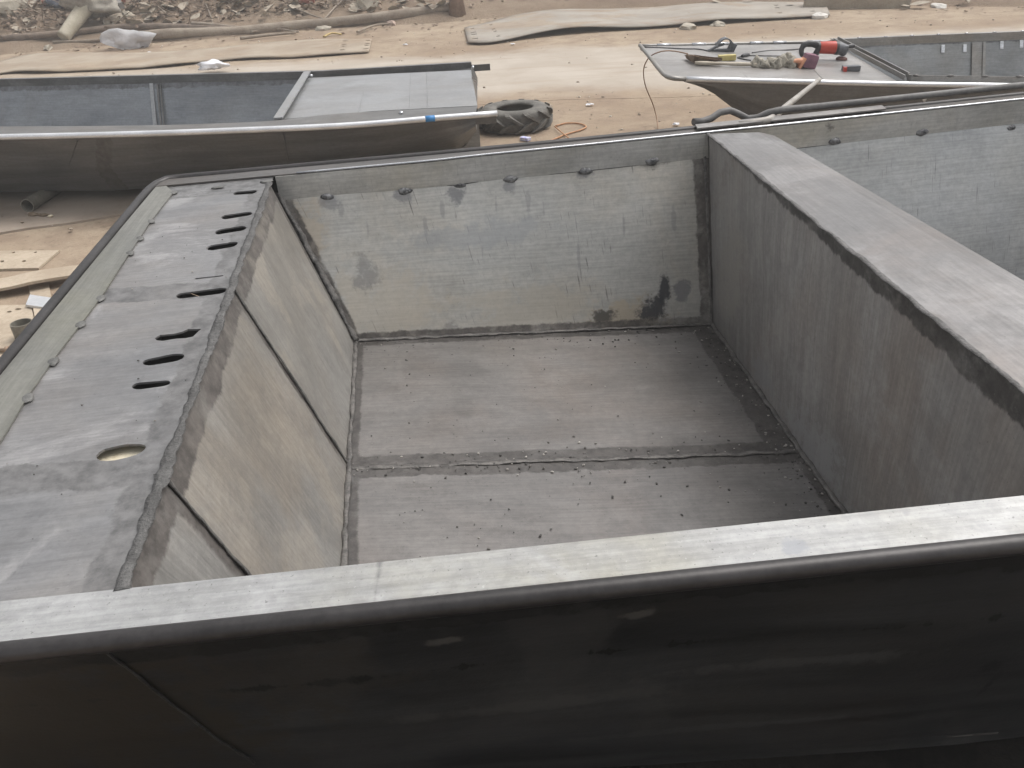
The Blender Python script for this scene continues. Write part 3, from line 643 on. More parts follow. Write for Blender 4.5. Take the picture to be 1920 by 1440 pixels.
wb2_ = [p + Vector((0, -.16, -.34)) for p in ffl2]; wt2_ = [p + Vector((0, .006, .012)) for p in ffl2]
w2_o = loft('wall_plate', [wt2_, wb2_], M2_IN, b2, 40, 10, warp=.012, wscale=2, flip=False)
nw2 = [p + Vector((0, .004, -.004)) for p in nin2]; nwb2 = [p + Vector((0, .10, -.38)) for p in nin2]
loft('wall_plate', [nw2, nwb2], M2_IN, b2, 40, 6, flip=True)
loft('floor_plate', [[p + Vector((0, .01, .0)) for p in wb2_], [p + Vector((0, -.01, 0)) for p in nwb2]], M2_IN, b2, 40, 6, flip=True)
# rib (angle and seam strip) on the far wall
fw_a, fw_n = wt2_[20], Vector((0, -1, .45)).normalized()
for px, wd in ((266, .030), (278, .014), (283, .008)):
    k = min(range(40), key=lambda i: abs(wt2_[i].x - V(px, 160, .45).x)); a_ = wt2_[k]; b_ = wb2_[k]; nrm = (b_ - a_).cross(Vector((1, 0, 0))).normalized(); nrm = nrm if nrm.y < 0 else -nrm
    a_ = Vector((V(px, 160, .45).x, a_.y, a_.z - .02)); b_ = Vector((a_.x, b_.y, b_.z))
    w_ = Vector((wd / 2, 0, 0)); n_ = nrm * .012
    loft('rib', [[a_ - w_ + n_, a_ + w_ + n_], [b_ - w_ + n_, b_ + w_ + n_]], M2_DECK if wd > .02 else M2_RIM, w2_o, 2, 6, thick=.013, flip=False)
# end deck, cross bar
dz = lambda p: Vector((p.x, p.y, p.z - .035))
df = [V(x, y, z2(x) - .035) for x, y in ((578, 146), (730, 138), (883, 131))]; dn = [V(x, y, z2(x) - .03) for x, y in ((525, 224), (700, 208), (895, 198))]
loft('deck', [df, dn], M2_DECK, b2, 24, 10, warp=.004, wscale=2.5, flip=True)
for px1, py1, px2, py2 in ((690, 140, 672, 210), (770, 136, 768, 205), (800, 135, 802, 203)):
    bead('weld_bead', V(px1, py1, z2(px1) - .034), V(px2, py2, z2(px2) - .029), .003, M2_DECK, b2, step=.015, wob=.001, flat=.5)
ba, bb = V(576, 135, z2(576) + .002), V(521, 222, z2(521) + .002)
v, f = joing([boxgeo((0, 0, 0), (.055, (bb - ba).length, .012), None, .002), boxgeo((-.0255, 0, -.028), (.005, (bb - ba).length, .045), None, .001)])
rt_ = (bb - ba).to_track_quat('-Y', 'Z').to_matrix(); mk('cross_bar', [rt_ @ p + (ba + bb) / 2 for p in v], f, M2_DECK, b2)
v, f = rockgeo(V(752, 213, z2(752)) + Vector((0, 0, .004)), (.016, .016, .012), 4, 2, .2); mk('weld_knob', v, f, M_TUBEB, b2, smooth=True)
v, f = rockgeo(V(576, 142, z2(576)) + Vector((.03, 0, .0)), (.014, .014, .010), 5, 2, .2); mk('weld_knob', v, f, M_TUBEB, b2, smooth=True)
e0 = ftop2[-1] + Vector((0, -.01, -.035)); box('end_lug', e0 + Vector((.075, .005, -.01)), (.15, .008, .05), M2_RIM, b2)
v, f = rockgeo(e0 + Vector((.012, -.008, -.005)), (.012, .01, .016), 6, 2, .2); mk('weld_knob', v, f, M_TUBEB, b2, smooth=True)
e1 = rl[-1]; box('end_lug', e1 + Vector((.06, .0, -.03)), (.14, .008, .045), M2_RIM, b2)
# outer shell
ch = [V(x, y, z) for x, y, z in ((-420, 335, .10), (-150, 343, .09), (0, 350, .085), (200, 357, .08), (400, 338, .08), (620, 312, .09), (800, 290, .16), (868, 277, .25), (893, 243, .365))]
ch = smooth_path(ch, 40)
ch = [Vector((p.x, min(p.y, q.y + .34), p.z)) for p, q in zip(ch, rl)]
md = [a.lerp(b, .55) + Vector((0, -.05, 0)) for a, b in zip(rl, ch)]
tp2 = [p + Vector((0, -.002, -.006)) for p in rl]
loft('hull_side', [tp2, md, ch], M2_OUT, b2, 60, 8, warp=.010, wscale=2, flip=False)
for px in (508, 150):
    k = min(range(40), key=lambda i: abs(rl[i].x - V(px, 250, .5).x)); bead('weld_bead', [tp2[k] + Vector((0, -.004, -.02)), md[k] + Vector((.01, -.006, 0)), ch[k] + Vector((.02, -.004, .01))], None, .006, M2_OUT, b2, step=.012)
fch = [Vector((p.x, q.y - .20, max(.08, p.z))) for p, q in zip(ch, fo2)]
loft('hull_side', [[p + Vector((0, .002, -.006)) for p in fo2], fch], M2_OUT, b2, 40, 5, flip=True)
loft('hull_bottom', [[p + Vector((0, .004, 0)) for p in ch], [p + Vector((0, -.004, 0)) for p in fch]], M2_OUT, b2, 40, 6, flip=False)
loft('end_plate', [[tp2[-1] + Vector((-.003, .005, -.03)), fo2[-1] + Vector((-.003, -.005, -.03))], [ch[-1] + Vector((-.003, 0, .004)), fch[-1] + Vector((-.003, 0, .004))]], M2_OUT, b2, 8, 4, flip=False)
loft('end_plate', [[tp2[0] + Vector((.003, .005, -.01)), fo2[0] + Vector((.003, -.005, -.01))], [ch[0] + Vector((.003, 0, .004)), fch[0] + Vector((.003, 0, .004))]], M2_OUT, b2, 8, 4, flip=True)
# plastic pipe the boat is rolled on
M_PIPE = simple('dusty_pipe', (.13, .12, .095), (.22, .205, .17), .7, 0, 8, 70, .3, .002)
def hollow(name, a, b, ro, ri, mat, label, cat, group=None):
    d = (b - a); L = d.length
    v, f = lathe([(ri, L), (ro, L), (ro, L * .5), (ro, 0), (ri, 0), (ri, L * .5), (ri, L)], a, 20, d.normalized())
    o = mk(name, v, f, mat, None, smooth=True, loc=a); o.data.set_sharp_from_angle(angle=R(40)); return tag(o, label, cat, group)
hollow('pipe', V(51, 386, .052), V(51, 386, .052) + Vector((.10, 2.2, .0)), .042, .037, M_PIPE, 'dusty grey pipe sticking out under the left boat as a roller', 'pipe')
hollow('pipe', Vector((-1.1, 5.0, .054)), Vector((-1.0, 7.2, .054)), .042, .037, M_PIPE, 'grey roller pipe under the deck end of the left boat', 'pipe')
for k, (px, py, s, nm) in enumerate(((62, 402, (.035, .018, .014), 'dark'), (82, 403, (.035, .014, .012), 'brown'), (95, 405, (.02, .012, .01), 'pale'))):
    v, f = rockgeo(V(px, py, .02), s, k + 2, 2, .4); tag(mk('wood_chip', v, f, M_WOOD if k < 2 else M_PALE, smooth=False), nm + ' chip of waste lying at the open pipe end', 'chip', 'chips at the pipe end')

# ================================================================== BOAT BEHIND, RIGHT
b3 = empty('steel_boat', (2.6, 5.5, 0.0), 'steel boat at right behind the foreground hull, with tools lying on its pointed grey deck', 'boat', 'steel work boats in the yard')
z3 = lambda px: .65 - .15 * (px - 1240) / 680
M3_OUT = steel('boat_right_outside', (.11, .111, .113), (.18, .181, .183), (.155, .142, .128), .3, .25, (.38, .58), streak=(2, 10), nscale=2, speck=.35, seed=101)
M3_IN = steel('boat_right_inside', (.16, .168, .172), (.26, .27, .275), (.22, .205, .18), .4, .3, (.35, .55), streak=(2, 5), nscale=2.4, speck=.3, seed=105, paint=(.07, .07, .07), bands=[('v', 0, .02, .05, 6)])
M3_DECK = steel('boat_right_deck', (.215, .206, .198), (.29, .28, .272), (.27, .24, .21), .35, .2, (.42, .62), streak=(3, 6), nscale=2, speck=.25, seed=109, pale=(.34, .332, .325), palef=.5)
M3_RIM = steel('boat_right_rim', (.23, .225, .215), (.32, .312, .30), (.30, .26, .21), .4, .3, (.4, .6), streak=(4, 8), nscale=4, speck=.5, seed=112)
nr = [V(x, y, z3(x)) for x, y in ((1286, 148), (1400, 151), (1500, 153.5), (1700, 158), (1920, 161))]; nr += [nr[-1] + (nr[-1] - nr[-2]) * k for k in (.8, 1.7)]
fr = [V(x, y, z) for x, y, z in ((1200, 86, .65), (1380, 82, .605), (1561, 78, .565))]
fr2 = [V(x, y, z) for x, y, z in ((1562, 74, .585), (1740, 66, .545), (1920, 59, .52))]; fr2 += [fr2[-1] + (fr2[-1] - fr2[-2]) * k for k in (.8, 1.6)]
tube('rail', resample(nr, 30), .0145, M_RAIL, b3, 10)
bowt = smooth_path([V(x, y, .655) for x, y in ((1200, 85), (1215, 103), (1238, 132), (1250, 143), (1264, 147))] + [nr[0]], 30)
tube('bow_rail', bowt, .013, M3_RIM, b3, 10)
frail_o = tube('rail', resample(fr, 20), .011, M3_RIM, b3, 8)
for t_ in (.12, .3, .42, .6, .72, .9):
    p = resample(fr, 101)[int(t_ * 100)]; d_ = (fr[1] - fr[0]).normalized() * .05; tube('bright_weld', [p - d_ + Vector((0, -.004, .003)), p + d_ + Vector((0, -.004, .003))], .0105, M_TUBEB, frail_o, 8)
# deck plane
CN = V(1690, 155, z3(1690)); CF = V(1565, 80, .562)
dl = [bowt[0] + Vector((.0, -.01, -.006)), bowt[8] + Vector((.01, 0, -.006)), bowt[17] + Vector((.01, 0, -.006)), bowt[24] + Vector((.004, .01, -.006)), nr[0] + Vector((0, .012, -.006))]
nrs = resample([nr[0], nr[1], nr[2], CN], 10); frs = resample([fr[0], fr[1], CF], 10)
rows = []
for i in range(11):
    t_ = i / 10; a_ = resample(dl, 11)[i]; b_ = CF.lerp(CN, t_) + Vector((0, 0, -.006))
    r_ = []
    for j in range(20):
        s = j / 19; f_ = resample([fr[0], fr[1], CF], 20)[j]; n_ = resample([nr[0], nr[1], nr[2], CN], 20)[j]
        e_ = f_.lerp(n_, t_) + Vector((0, 0, -.006))
        c0 = (f_.lerp(n_, t_)) ; w0 = (1 - s) ** 2
        st = fr[0].lerp(nr[0], t_) + Vector((0, 0, -.006)); e_ = e_ + (a_ - st) * w0
        r_.append(e_)
    rows.append(r_)
grid('deck', rows, M3_DECK, b3, thick=.005, warp=.002, flip=True)
DA = fr[0]; DNn = (nr[0] - fr[0]).cross(CN - fr[0]).normalized()
def D(px, py, up=0.0): return PL(px, py, DA + Vector((0, 0, up - .004)), DNn)
for a_, b_ in (((1228, 92), (1280, 142)), ((1380, 128), (1402, 145)), ((1527, 132), (1545, 150))):
    bead('weld_bead', D(*a_, .001), D(*b_, .001), .004, M3_RIM, b3, step=.015, wob=.001, flat=.5)
# cockpit: coaming, flanges, walls
def strip(name, pts, h, mat, par, th=.006, out=Vector((0, 0, 0))):
    a = [Vector(p) for p in pts]; return loft(name, [[p + Vector((0, 0, h)) for p in a], a], mat, par, max(2, len(a) * 4), 3, thick=th, flip=False)
c_f = V(1562, 74, .578); c_n = V(1700, 147, .556)
strip('coaming', [V(1563, 79, .562), V(1697, 150.5, .552)], .028, M3_RIM, b3)
strip('coaming_lip', [V(1571, 77, .566), V(1705, 147, .556)], .031, M3_RIM, b3)
nrim = [p + Vector((0, .012, -.004)) for p in resample([CN] + nr[3:], 20)]; nin3 = [Vector((p.x, p.y + .075, p.z + .004)) for p in nrim]
nin3[0] = V(1702, 149, z3(1702))
loft('rim_strip', [nin3, nrim], M3_RIM, b3, 30, 3, flip=True, warp=.001)
strip('rim_flange', [p + Vector((0, .003, 0)) for p in nin3], .035, M3_RIM, b3)
for i in range(9):
    p = resample(nin3, 28)[1 + i * 3] + Vector((0, -.004, .034)); v, f = rockgeo(p, (.022, .010, .008), i, 1, .4); mk('weld_spot', v, f, M_BEAD, b3, smooth=True)
ff3 = resample(fr2, 24); fl3 = [p + Vector((0, -.002, -.055)) for p in ff3]
loft('rim_flange', [ff3, fl3], M3_RIM, b3, 30, 3, flip=False, warp=.001)
loft('rim_strip', [[p + Vector((0, .06, -.002)) for p in ff3], ff3], M3_RIM, b3, 30, 2, flip=True)
for i in range(12):
    p = resample(ff3, 26)[2 + i * 2] + Vector((0, .01, .002)); v, f = rockgeo(p, (.018, .008, .005), i + 3, 1, .3); mk('weld_spot', v, f, M_TUBEB, b3, smooth=True)
w3t = [p + Vector((0, .004, .01)) for p in fl3]; w3b = [p + Vector((0, -.14, -.36)) for p in fl3]
w3_o = loft('wall_plate', [w3t, w3b], M3_IN, b3, 30, 8, flip=False, warp=.010, wscale=2.2)
M_TACK = simple('ground_tack', (.45, .46, .48), (.75, .76, .78), .3, .6, 30, 120, .3, .002)
wn3 = (w3b[10] - w3t[10]).cross(w3t[11] - w3t[10]).normalized(); wn3 = wn3 if wn3.y < 0 else -wn3
for px, py in ((1637, 96), (1680, 96), (1726, 95), (1767, 92), (1808, 91), (1877, 85), (1914, 83), (1958, 81)):
    q = PL(px, py, w3t[10], wn3) + wn3 * .006; v, f = boxgeo((0, 0, 0), (.026, .008, .055), Matrix.Rotation(-.35, 3, 'X'), .003); mk('tack_weld', [p + q for p in v], f, M_TACK, w3_o)
for px, wd in ((1832, .09), (1842, .02)):
    a_ = PL(px, 80, w3t[10], wn3) + wn3 * .008; b_ = a_ + (w3b[10] - w3t[10]) * .95; w_ = Vector((wd / 2, 0, 0))
    loft('rib', [[a_ - w_, a_ + w_], [b_ - w_, b_ + w_]], M3_RIM, w3_o, 3, 6, thick=.010 + (.01 if wd < .05 else 0), flip=False)
n3t = [p + Vector((0, .006, -.004)) for p in nin3]; n3b = [p + Vector((0, .10, -.40)) for p in nin3]
loft('wall_plate', [n3t, n3b], M3_IN, b3, 20, 5, flip=True)
loft('end_wall', [[CF + Vector((.01, 0, -.012)), CN + Vector((.01, .03, -.012))], [Vector((CF.x + .02, CF.y - .1, .13)), Vector((CN.x + .02, CN.y + .12, .13))]], M3_IN, b3, 8, 5, flip=False)
loft('floor_plate', [[Vector((CF.x, CF.y - .1, .13)), Vector((4.6, 5.9, .12))], [Vector((CN.x, CN.y + .1, .13)), Vector((4.6, 4.7, .12))]], M3_IN, b3, 10, 6, flip=True)
# outer shell with raked bow
nro = [p + Vector((0, -.002, -.006)) for p in resample(nr, 40)]
def bz(x): 
    pts = [(1.10, .63), (1.25, .56), (1.46, .40), (1.70, .26), (2.0, .16), (2.4, .10), (6, .09)]
    for a_, b_ in zip(pts, pts[1:]):
        if x <= b_[0]: return a_[1] + (b_[1] - a_[1]) * max(0, (x - a_[0])) / (b_[0] - a_[0])
    return .09
ch3 = [Vector((p.x, p.y + .03 + .30 * (p.z - bz(p.x)), min(p.z - .012, bz(p.x)))) for p in nro]
md3 = [a.lerp(b, .5) + Vector((0, -.015, 0)) for a, b in zip(nro, ch3)]
loft('hull_side', [nro, md3, ch3], M3_OUT, b3, 60, 6, warp=.006, flip=False)
fro = resample([p + Vector((0, .012, -.006)) for p in fr] + [p + Vector((0, .06, -.01)) for p in fr2[1:]], 40)
fch3 = [Vector((p.x, p.y - .03 - .25 * (p.z - bz(p.x)), min(p.z - .012, bz(p.x)))) for p in fro]
loft('hull_side', [fro, fch3], M3_OUT, b3, 40, 5, flip=True)
loft('hull_bottom', [ch3, fch3], M3_OUT, b3, 50, 8, flip=False)
for k, (x, nm) in enumerate(((2.6, 'under the middle of'), (3.6, 'under the right part of'))):
    hollow('pipe', Vector((x, 4.75, .044)), Vector((x + .1, 6.3, .044)), .042, .037, M_PIPE, 'grey roller pipe %s the right boat' % nm, 'pipe')
q = PL(1733, 182, nro[20], Vector((.1, -1, -.3)).normalized()); v, f = rockgeo(q + Vector((0, -.005, 0)), (.014, .008, .028), 3, 2, .3); mk('tack_weld', v, f, M_TACK, b3, smooth=True)

# ------------------------------------------------------------------ tools on the right boat's deck
M_BLK = simple('black_plastic', (.018, .018, .02), (.05, .05, .055), .5, 0, 12, 80, .2, .001)
M_GRY = simple('grey_plastic', (.075, .08, .088), (.13, .135, .145), .5, .1, 12, 80, .2, .001)
M_RED = simple('red_plastic', (.42, .035, .02), (.52, .06, .035), .45, 0, 12, 80, .1, .001)
def place(name, parts_geo, mat, parent, at, rz=0, rx=0, ry=0, smooth=True):
    v, f = joing(parts_geo); M = Matrix.Rotation(rz, 3, 'Z') @ Matrix.Rotation(ry, 3, 'Y') @ Matrix.Rotation(rx, 3, 'X')
    o = mk(name, [M @ Vector(p) + at for p in v], f, mat, parent, smooth=smooth)
    if smooth: o.data.set_sharp_from_angle(angle=R(40))
    return o
gp = D(1553, 108, .018)
gr = empty('angle_grinder', gp, 'red and dark grey angle grinder lying on the right boat deck', 'power tool'); ry_ = .06
X = Vector((1, 0, 0)); xt = lambda a, b, r0, r1, y=0, z=0, z2_=None, seg=14: tube_geo([Vector((a, y, z)), Vector((a + (b - a) * .06, y, z)), Vector((b - (b - a) * .06, y, z2_ if z2_ is not None else z)), Vector((b, y, z2_ if z2_ is not None else z))], lambda i: [r0 * .86, r0, r1, r1 * .86][i], seg)
place('motor_housing', [xt(-.075, .035, .036, .040, z=.060)], M_RED, gr, gp, .0, 0, ry_)
place('vent_band', [xt(-.085, -.070, .034, .034, z=.061)], M_BLK, gr, gp, .0, 0, ry_)
place('vent_band', [xt(.03, .046, .041, .041, z=.058)], M_BLK, gr, gp, .0, 0, ry_)
hd = [(Vector((-.08, 0, .075)), .022), (Vector((-.12, 0, .083)), .020), (Vector((-.165, 0, .078)), .018), (Vector((-.182, 0, .052)), .016), (Vector((-.172, 0, .018)), .015), (Vector((-.13, 0, .012)), .013), (Vector((-.095, 0, .016)), .016), (Vector((-.075, 0, .040)), .02)]
sp = smooth_path([h[0] for h in hd], 30); rr_ = [h[1] for h in hd]
hand_o = place('handle', [tube_geo(sp, lambda i: rr_[min(len(rr_) - 1, int(i / 30 * len(rr_)))], 12)], M_BLK, gr, gp, .0, 0, ry_)
gear_o = place('gear_head', [xt(.042, .105, .041, .030, z=.056, z2_=.052), tube_geo([Vector((.088, 0, z_)) for z_ in (.080, .072, .04, .022, .012)], lambda i: [.014, .030, .030, .024, .016][i], 14)], M_GRY, gr, gp, .0, 0, ry_)
place('side_handle', [tube_geo([Vector((.095, -.0, .062)), Vector((.125, .01, .066)), Vector((.150, .015, .068)), Vector((.158, .016, .068))], lambda i: [.013, .012, .015, .012][i], 12)], M_BLK, gr, gp, .0, 0, ry_)
place('spindle', [tube_geo([Vector((.088, 0, .014)), Vector((.088, 0, .004))], .008, 10)], M_TUBEB, gear_o, gp, .0, 0, ry_)
place('disc', [tube_geo([Vector((.088, 0, .006)), Vector((.088, 0, -.002)), Vector((.088, 0, -.012))], lambda i: [.020, .034, .036][i], 20)], simple('worn_disc', (.10, .045, .038), (.18, .09, .075), .8), gear_o, gp, .0, 0, ry_)
cpts = [gp + Vector((-.178, 0, .062))] + [D(x, y, u) for x, y, u in ((1500, 92, .02), (1470, 94, .008), (1440, 95, .006), (1410, 99, .006))]
tube('power_cord', smooth_path(cpts, 40), .0042, M_BLK, hand_o, 6)
pl_ = empty('power_plug', D(1397, 104), 'black power plug with coiled cord end on the right boat deck', 'plug')
a_ = D(1391, 105, .012); b_ = D(1404, 102, .012); tube('plug_body', resample([a_, b_], 5), lambda i: [.008, .013, .014, .013, .008][i], M_BLK, pl_, 10)
tube('cord', smooth_path([D(x, y, .006) for x, y in ((1402, 104), (1425, 104.5), (1450, 105), (1468, 105))], 24), .004, M_BLK, pl_, 6)
tube('cord', smooth_path([D(x, y, .006) for x, y in ((1392, 105), (1383, 108), (1395, 111), (1408, 113))], 16), .004, M_BLK, pl_, 6)
# hammer with wedge head, long pale handle
hm = empty('hatchet', D(1330, 118), 'rusty brown wedge headed hatchet with long pale wooden handle on the deck', 'tool')
top = [D(1284, 104, .03), D(1300, 104, .055), D(1330, 110, .045), D(1354, 112, .03)]; bot = [D(1287, 110, .008), D(1301, 119, .004), D(1328, 118, .004), D(1353, 114, .008)]
M_RUST = simple('rusty_iron', (.16, .10, .065), (.34, .25, .18), .75, .1, 14, 80, .3, .002)
rows = [[p + Vector((0, .025, 0)) for p in top], [p + Vector((0, .0, .0)) for p in top], [p for p in bot]]
grid('head', rows, M_RUST, hm, thick=.012, flip=True)
tube('handle', resample([D(1303, 118, .02), D(1420, 121, .018)], 12), lambda i: .0105 + .002 * math.sin(i), simple('pale_handle', (.36, .31, .24), (.48, .43, .35), .7), hm, 10)
o = mk('yellow_box', *boxgeo(D(1363, 108, .02), (.11, .035, .034), Matrix.Rotation(-.05, 3, 'Z'), .004), simple('yellow_paint', (.42, .34, .10), (.55, .47, .20), .6)); tag(o, 'small dirty yellow box beside the hatchet head on the deck', 'box')
# clamp: curved hood on a flat jaw, with its cable
cl = empty('welding_clamp', D(1362, 98), 'dark grey metal clamp with curved hood at the far deck edge', 'clamp'); cp = D(1362, 97)
arc = [[Vector((-.045 + .05 * math.cos(a) * (1 if True else 1) + .03, y_, .02 + .062 * math.sin(a))) for a in [R(x) for x in range(170, -11, -15)]] for y_ in (-.03, .03)]
v_ = [[p + cp for p in r_] for r_ in arc]; grid('hood', v_, M_GRY, cl, thick=.007, flip=True)
place('jaw', [boxgeo((-.04, 0, .012), (.17, .04, .016), None, .003), boxgeo((.035, 0, .03), (.05, .03, .05), Matrix.Rotation(.4, 3, 'Y'), .004)], M_GRY, cl, cp, -.15)
tube('lever', smooth_path([cp + Vector((-.02, 0, .05)), cp + Vector((-.08, -.01, .035)), cp + Vector((-.13, -.02, .012))], 10), .009, M_GRY, cl, 8)
tube('cable', smooth_path([cp + Vector((-.12, -.02, .014))] + [D(x, y, .006) for x, y in ((1308, 92), (1280, 91.5), (1240, 89.5), (1208, 88.5))], 30), .0045, M_BLK, cl, 6)
# crumpled cloth
g = []
for k, (px, py, s) in enumerate(((1421, 119, .035), (1434, 121, .032), (1444, 119, .036), (1455, 122, .030), (1467, 117, .040), (1478, 114, .046), (1484, 120, .036))):
    g.append(rockgeo(D(px, py, s * .62), (s * 1.05, s * .9, s), k * 3 + 1, 3, .75, Matrix.Rotation(k, 3, 'Y')))
v, f = joing(g); tag(mk('cloth', v, f, simple('dirty_cloth', (.20, .18, .145), (.40, .37, .31), .9, 0, 25, 120, .6, .004), smooth=True), 'crumpled grey beige rag lying in the middle of the deck tools', 'rag')
br = empty('brush', D(1512, 130), 'purple brush with orange handle next to the rag on the deck', 'brush'); bp = D(1515, 128)
place('bristle_block', [boxgeo((.005, 0, .042), (.085, .07, .085), Matrix.Rotation(.25, 3, 'Y'), .018)], simple('purple_bristle', (.16, .075, .105), (.26, .13, .17), .85, 0, 30, 140, .5, .003), br, bp)
place('handle', [tube_geo([Vector((-.10, 0, .045)), Vector((-.07, 0, .047)), Vector((-.035, 0, .04))], lambda i: [.012, .015, .02][i], 10), boxgeo((-.046, -.005, .035), (.012, .06, .065), Matrix.Rotation(.5, 3, 'Y'), .003)], simple('orange_handle', (.55, .22, .12), (.66, .34, .20), .6), br, bp)
mb = empty('small_box', D(1595, 131), 'small dark box with red mark near the deck edge of the right boat', 'box'); mp = D(1595, 133)
place('case', [boxgeo((0, 0, .016), (.10, .05, .030), None, .002)], M_GRY, mb, mp, -.12, smooth=False)
place('end_cap', [boxgeo((-.045, -.012, .017), (.018, .030, .026), None, .001)], M_RED, mb, mp + Vector((-.0, -.016, 0)), -.12, smooth=False)
# thin wire hanging from the deck to the ground
tube('wire', smooth_path([D(1290, 101, .04), V(1262, 95.5, .69), V(1238, 97, .69), V(1217, 108, .64), V(1207, 130, .53), V(1210, 160, .36), V(1224, 195, .16), V(1231, 220, .05), V(1234, 244, .006)], 60), .004, simple('rusty_wire', (.20, .11, .06), (.32, .20, .12), .7), seg=6)
tag(bpy.data.objects['wire'], 'thin rusty wire looping off the right boat bow to the ground', 'wire')

# ------------------------------------------------------------------ things lying on the far gunwale of the main boat
FTP = lambda px, py, dy=.0: PL(px, py, Vector((.9, far(.9) + dy, .87)), Vector((.15, -1, 0)).normalized())
hp = [Vector((x, far(x) + .035, ZG + .018)) for x in (.70,)] + [FTP(1327, 226, .05), FTP(1345, 213, .06), FTP(1368, 207, .06), FTP(1390, 216, .06), FTP(1412, 224, .055)] + [Vector((x, far(x) + .030, ZG + .028)) for x in (1.0, 1.2, 1.5, 2.0, 2.7, 3.3)]
tag(tube('hose', smooth_path(hp, 70), .0125, simple('grey_hose', (.075, .072, .07), (.14, .135, .13), .6), seg=10), 'grey hose arching up and running along the far gunwale', 'hose')
a0_ = FTP(1385, 234, -.012); a_ = FTP(1446, 222, .0); b_ = V(1536, 149.5, z3(1536) + .030); tag(tube('rod', smooth_path([a0_, FTP(1420, 229, -.012), a_, a_.lerp(b_, .2), a_.lerp(b_, .6), b_], 40), .0125, simple('pale_rod', (.27, .25, .225), (.38, .36, .33), .55, .2), seg=10), 'pale metal rod leaning from the far gunwale across to the right boat', 'rod')
fp0 = [Vector((x, far(x) + .006, ZG + .0165)) for x in (.70, .85, 1.0, 1.2, 1.4)]; fp1 = [Vector((x, far(x) - .032, ZG + .012)) for x in (.70, .85, 1.0, 1.2, 1.4)]
tag(loft('flat_bar', [fp0, fp1], simple('flat_bar_steel', (.16, .15, .145), (.26, .25, .24), .5, .3), None, 20, 2, thick=.005, flip=True), 'short grey flat bar lying on the far gunwale above the bulkhead', 'bar')

# ------------------------------------------------------------------ tyre
M_RUB = simple('old_rubber', (.085, .080, .071), (.17, .16, .142), .85, 0, 9, 70, .4, .004)
ty = empty('tyre', (V(968, 256, 0).x + .005, V(968, 256, 0).y + .30, 0), 'worn dusty tractor tyre lying flat on the ground beside the left boat', 'tyre'); tb = Vector(ty.location)
H_ = .165; prof = [(.150, .03), (.143, .018), (.155, .006), (.20, .000), (.245, .006), (.268, .022), (.272, .05), (.274, H_ / 2), (.272, H_ - .05), (.268, H_ - .022), (.245, H_ - .006), (.20, H_), (.155, H_ - .006), (.143, H_ - .018), (.150, H_ - .03), (.20, H_ - .035), (.235, H_ / 2), (.20, .035), (.150, .03)]
v, f = lathe(prof, tb, 48); mk('carcass', v, [q[::-1] for q in f], M_RUB, ty, smooth=True)
NL = 12; lug_me = []
for side in (0, 1):
    pts = []
    z0, z1 = (.006, .088) if side == 0 else (H_ - .006, H_ - .088)
    rws = []
    for k in range(7):
        s = k / 6; a = (s ** 1.2) * .42; z = z0 + (z1 - z0) * s; ro = .300 - (.030 if k == 0 else (.006 if k == 1 else 0)); ri = .262
        hw = .078 if k < 5 else .062
        rws.append([(ri, a - hw * 1.15, z), (ro, a - hw * .75, z), (ro, a + hw * .75, z), (ri, a + hw * 1.15, z)])
    vs_ = []; F = []
    for r_ in rws: vs_ += [Vector((math.cos(a) * r, math.sin(a) * r, z)) for r, a, z in r_]
    for i in range(6):
        for j in range(3): F.append((i * 4 + j, i * 4 + j + 1, i * 4 + j + 5, i * 4 + j + 4))
    F += [(0, 1, 2, 3), (24, 27, 26, 25)]
    for k in range(NL):
        if k == 0: o = mk('tread_lug', [p + tb for p in vs_], F, M_RUB, ty); m0 = o
        else: o = m0.copy(); col.objects.link(o); o.parent = ty
        o.rotation_euler.z = 2 * math.pi * (k + side * .5) / NL
# orange cord by the tyre
oc = [(1042, 236), (1061, 231), (1080, 231), (1093, 233.5), (1099, 238), (1088, 244), (1061, 252), (1030, 265)]
tag(tube('cord', smooth_path([V(x, y, .008) for x, y in oc], 50), .0065, simple('orange_cord', (.36, .17, .08), (.50, .27, .14), .7), seg=6), 'orange cord curling in a loop on the dirt beside the tyre', 'cord')
tag(tube('cord', resample([V(1040, 237, .018), V(1053, 248, .02), V(1072, 263, .008)], 12), .005, bpy.data.materials['orange_cord'], seg=6), 'straight orange cord end crossing the orange loop', 'cord')
o = mk('packet', *boxgeo(V(985, 260, .014), (.075, .045, .024), Matrix.Rotation(-.7, 3, 'Z'), .003), simple('packet_print', (.30, .30, .62), (.75, .75, .80), .5, 0, 40, 60)); tag(o, 'small blue and white packet on the dirt in front of the tyre', 'packet')

# ------------------------------------------------------------------ offcuts on the ground at left
M_OFF = simple('dusty_plate', (.33, .265, .195), (.46, .385, .295), .85, 0, 5, 60, .3, .003)
def plate_px(name, pts, z, th, mat, label, cat, holes=()):
    hs_ = [[V(x, y, z) for x, y in stadium((cx - w, cy + .6), (cx + w, cy - .6), h)] for cx, cy, w, h in holes]
    return tag(fillplate(name, [V(x, y, z) for x, y in pts], hs_, th, mat), label, cat)
plate_px('perforated_plate', [(-120, 470), (0, 470), (111, 469), (72, 502), (0, 504), (-160, 508)], .012, .012, M_OFF, 'dusty tan plate with punched holes on the dirt at left', 'plate', [(4, 490, 4, 1.8), (45, 489.5, 4, 1.8), (25, 473.5, 3.5, 1.2), (66, 473, 3.5, 1.2)])
sa = [V(x, y, z) for x, y, z in ((-160, 545, .03), (0, 522, .05), (60, 509, .06), (152, 496, .05), (240, 490, .03))]; sb = [V(x, y, z) for x, y, z in ((-170, 568, .03), (0, 541, .05), (60, 528, .06), (138, 515.5, .05), (228, 506, .03))]
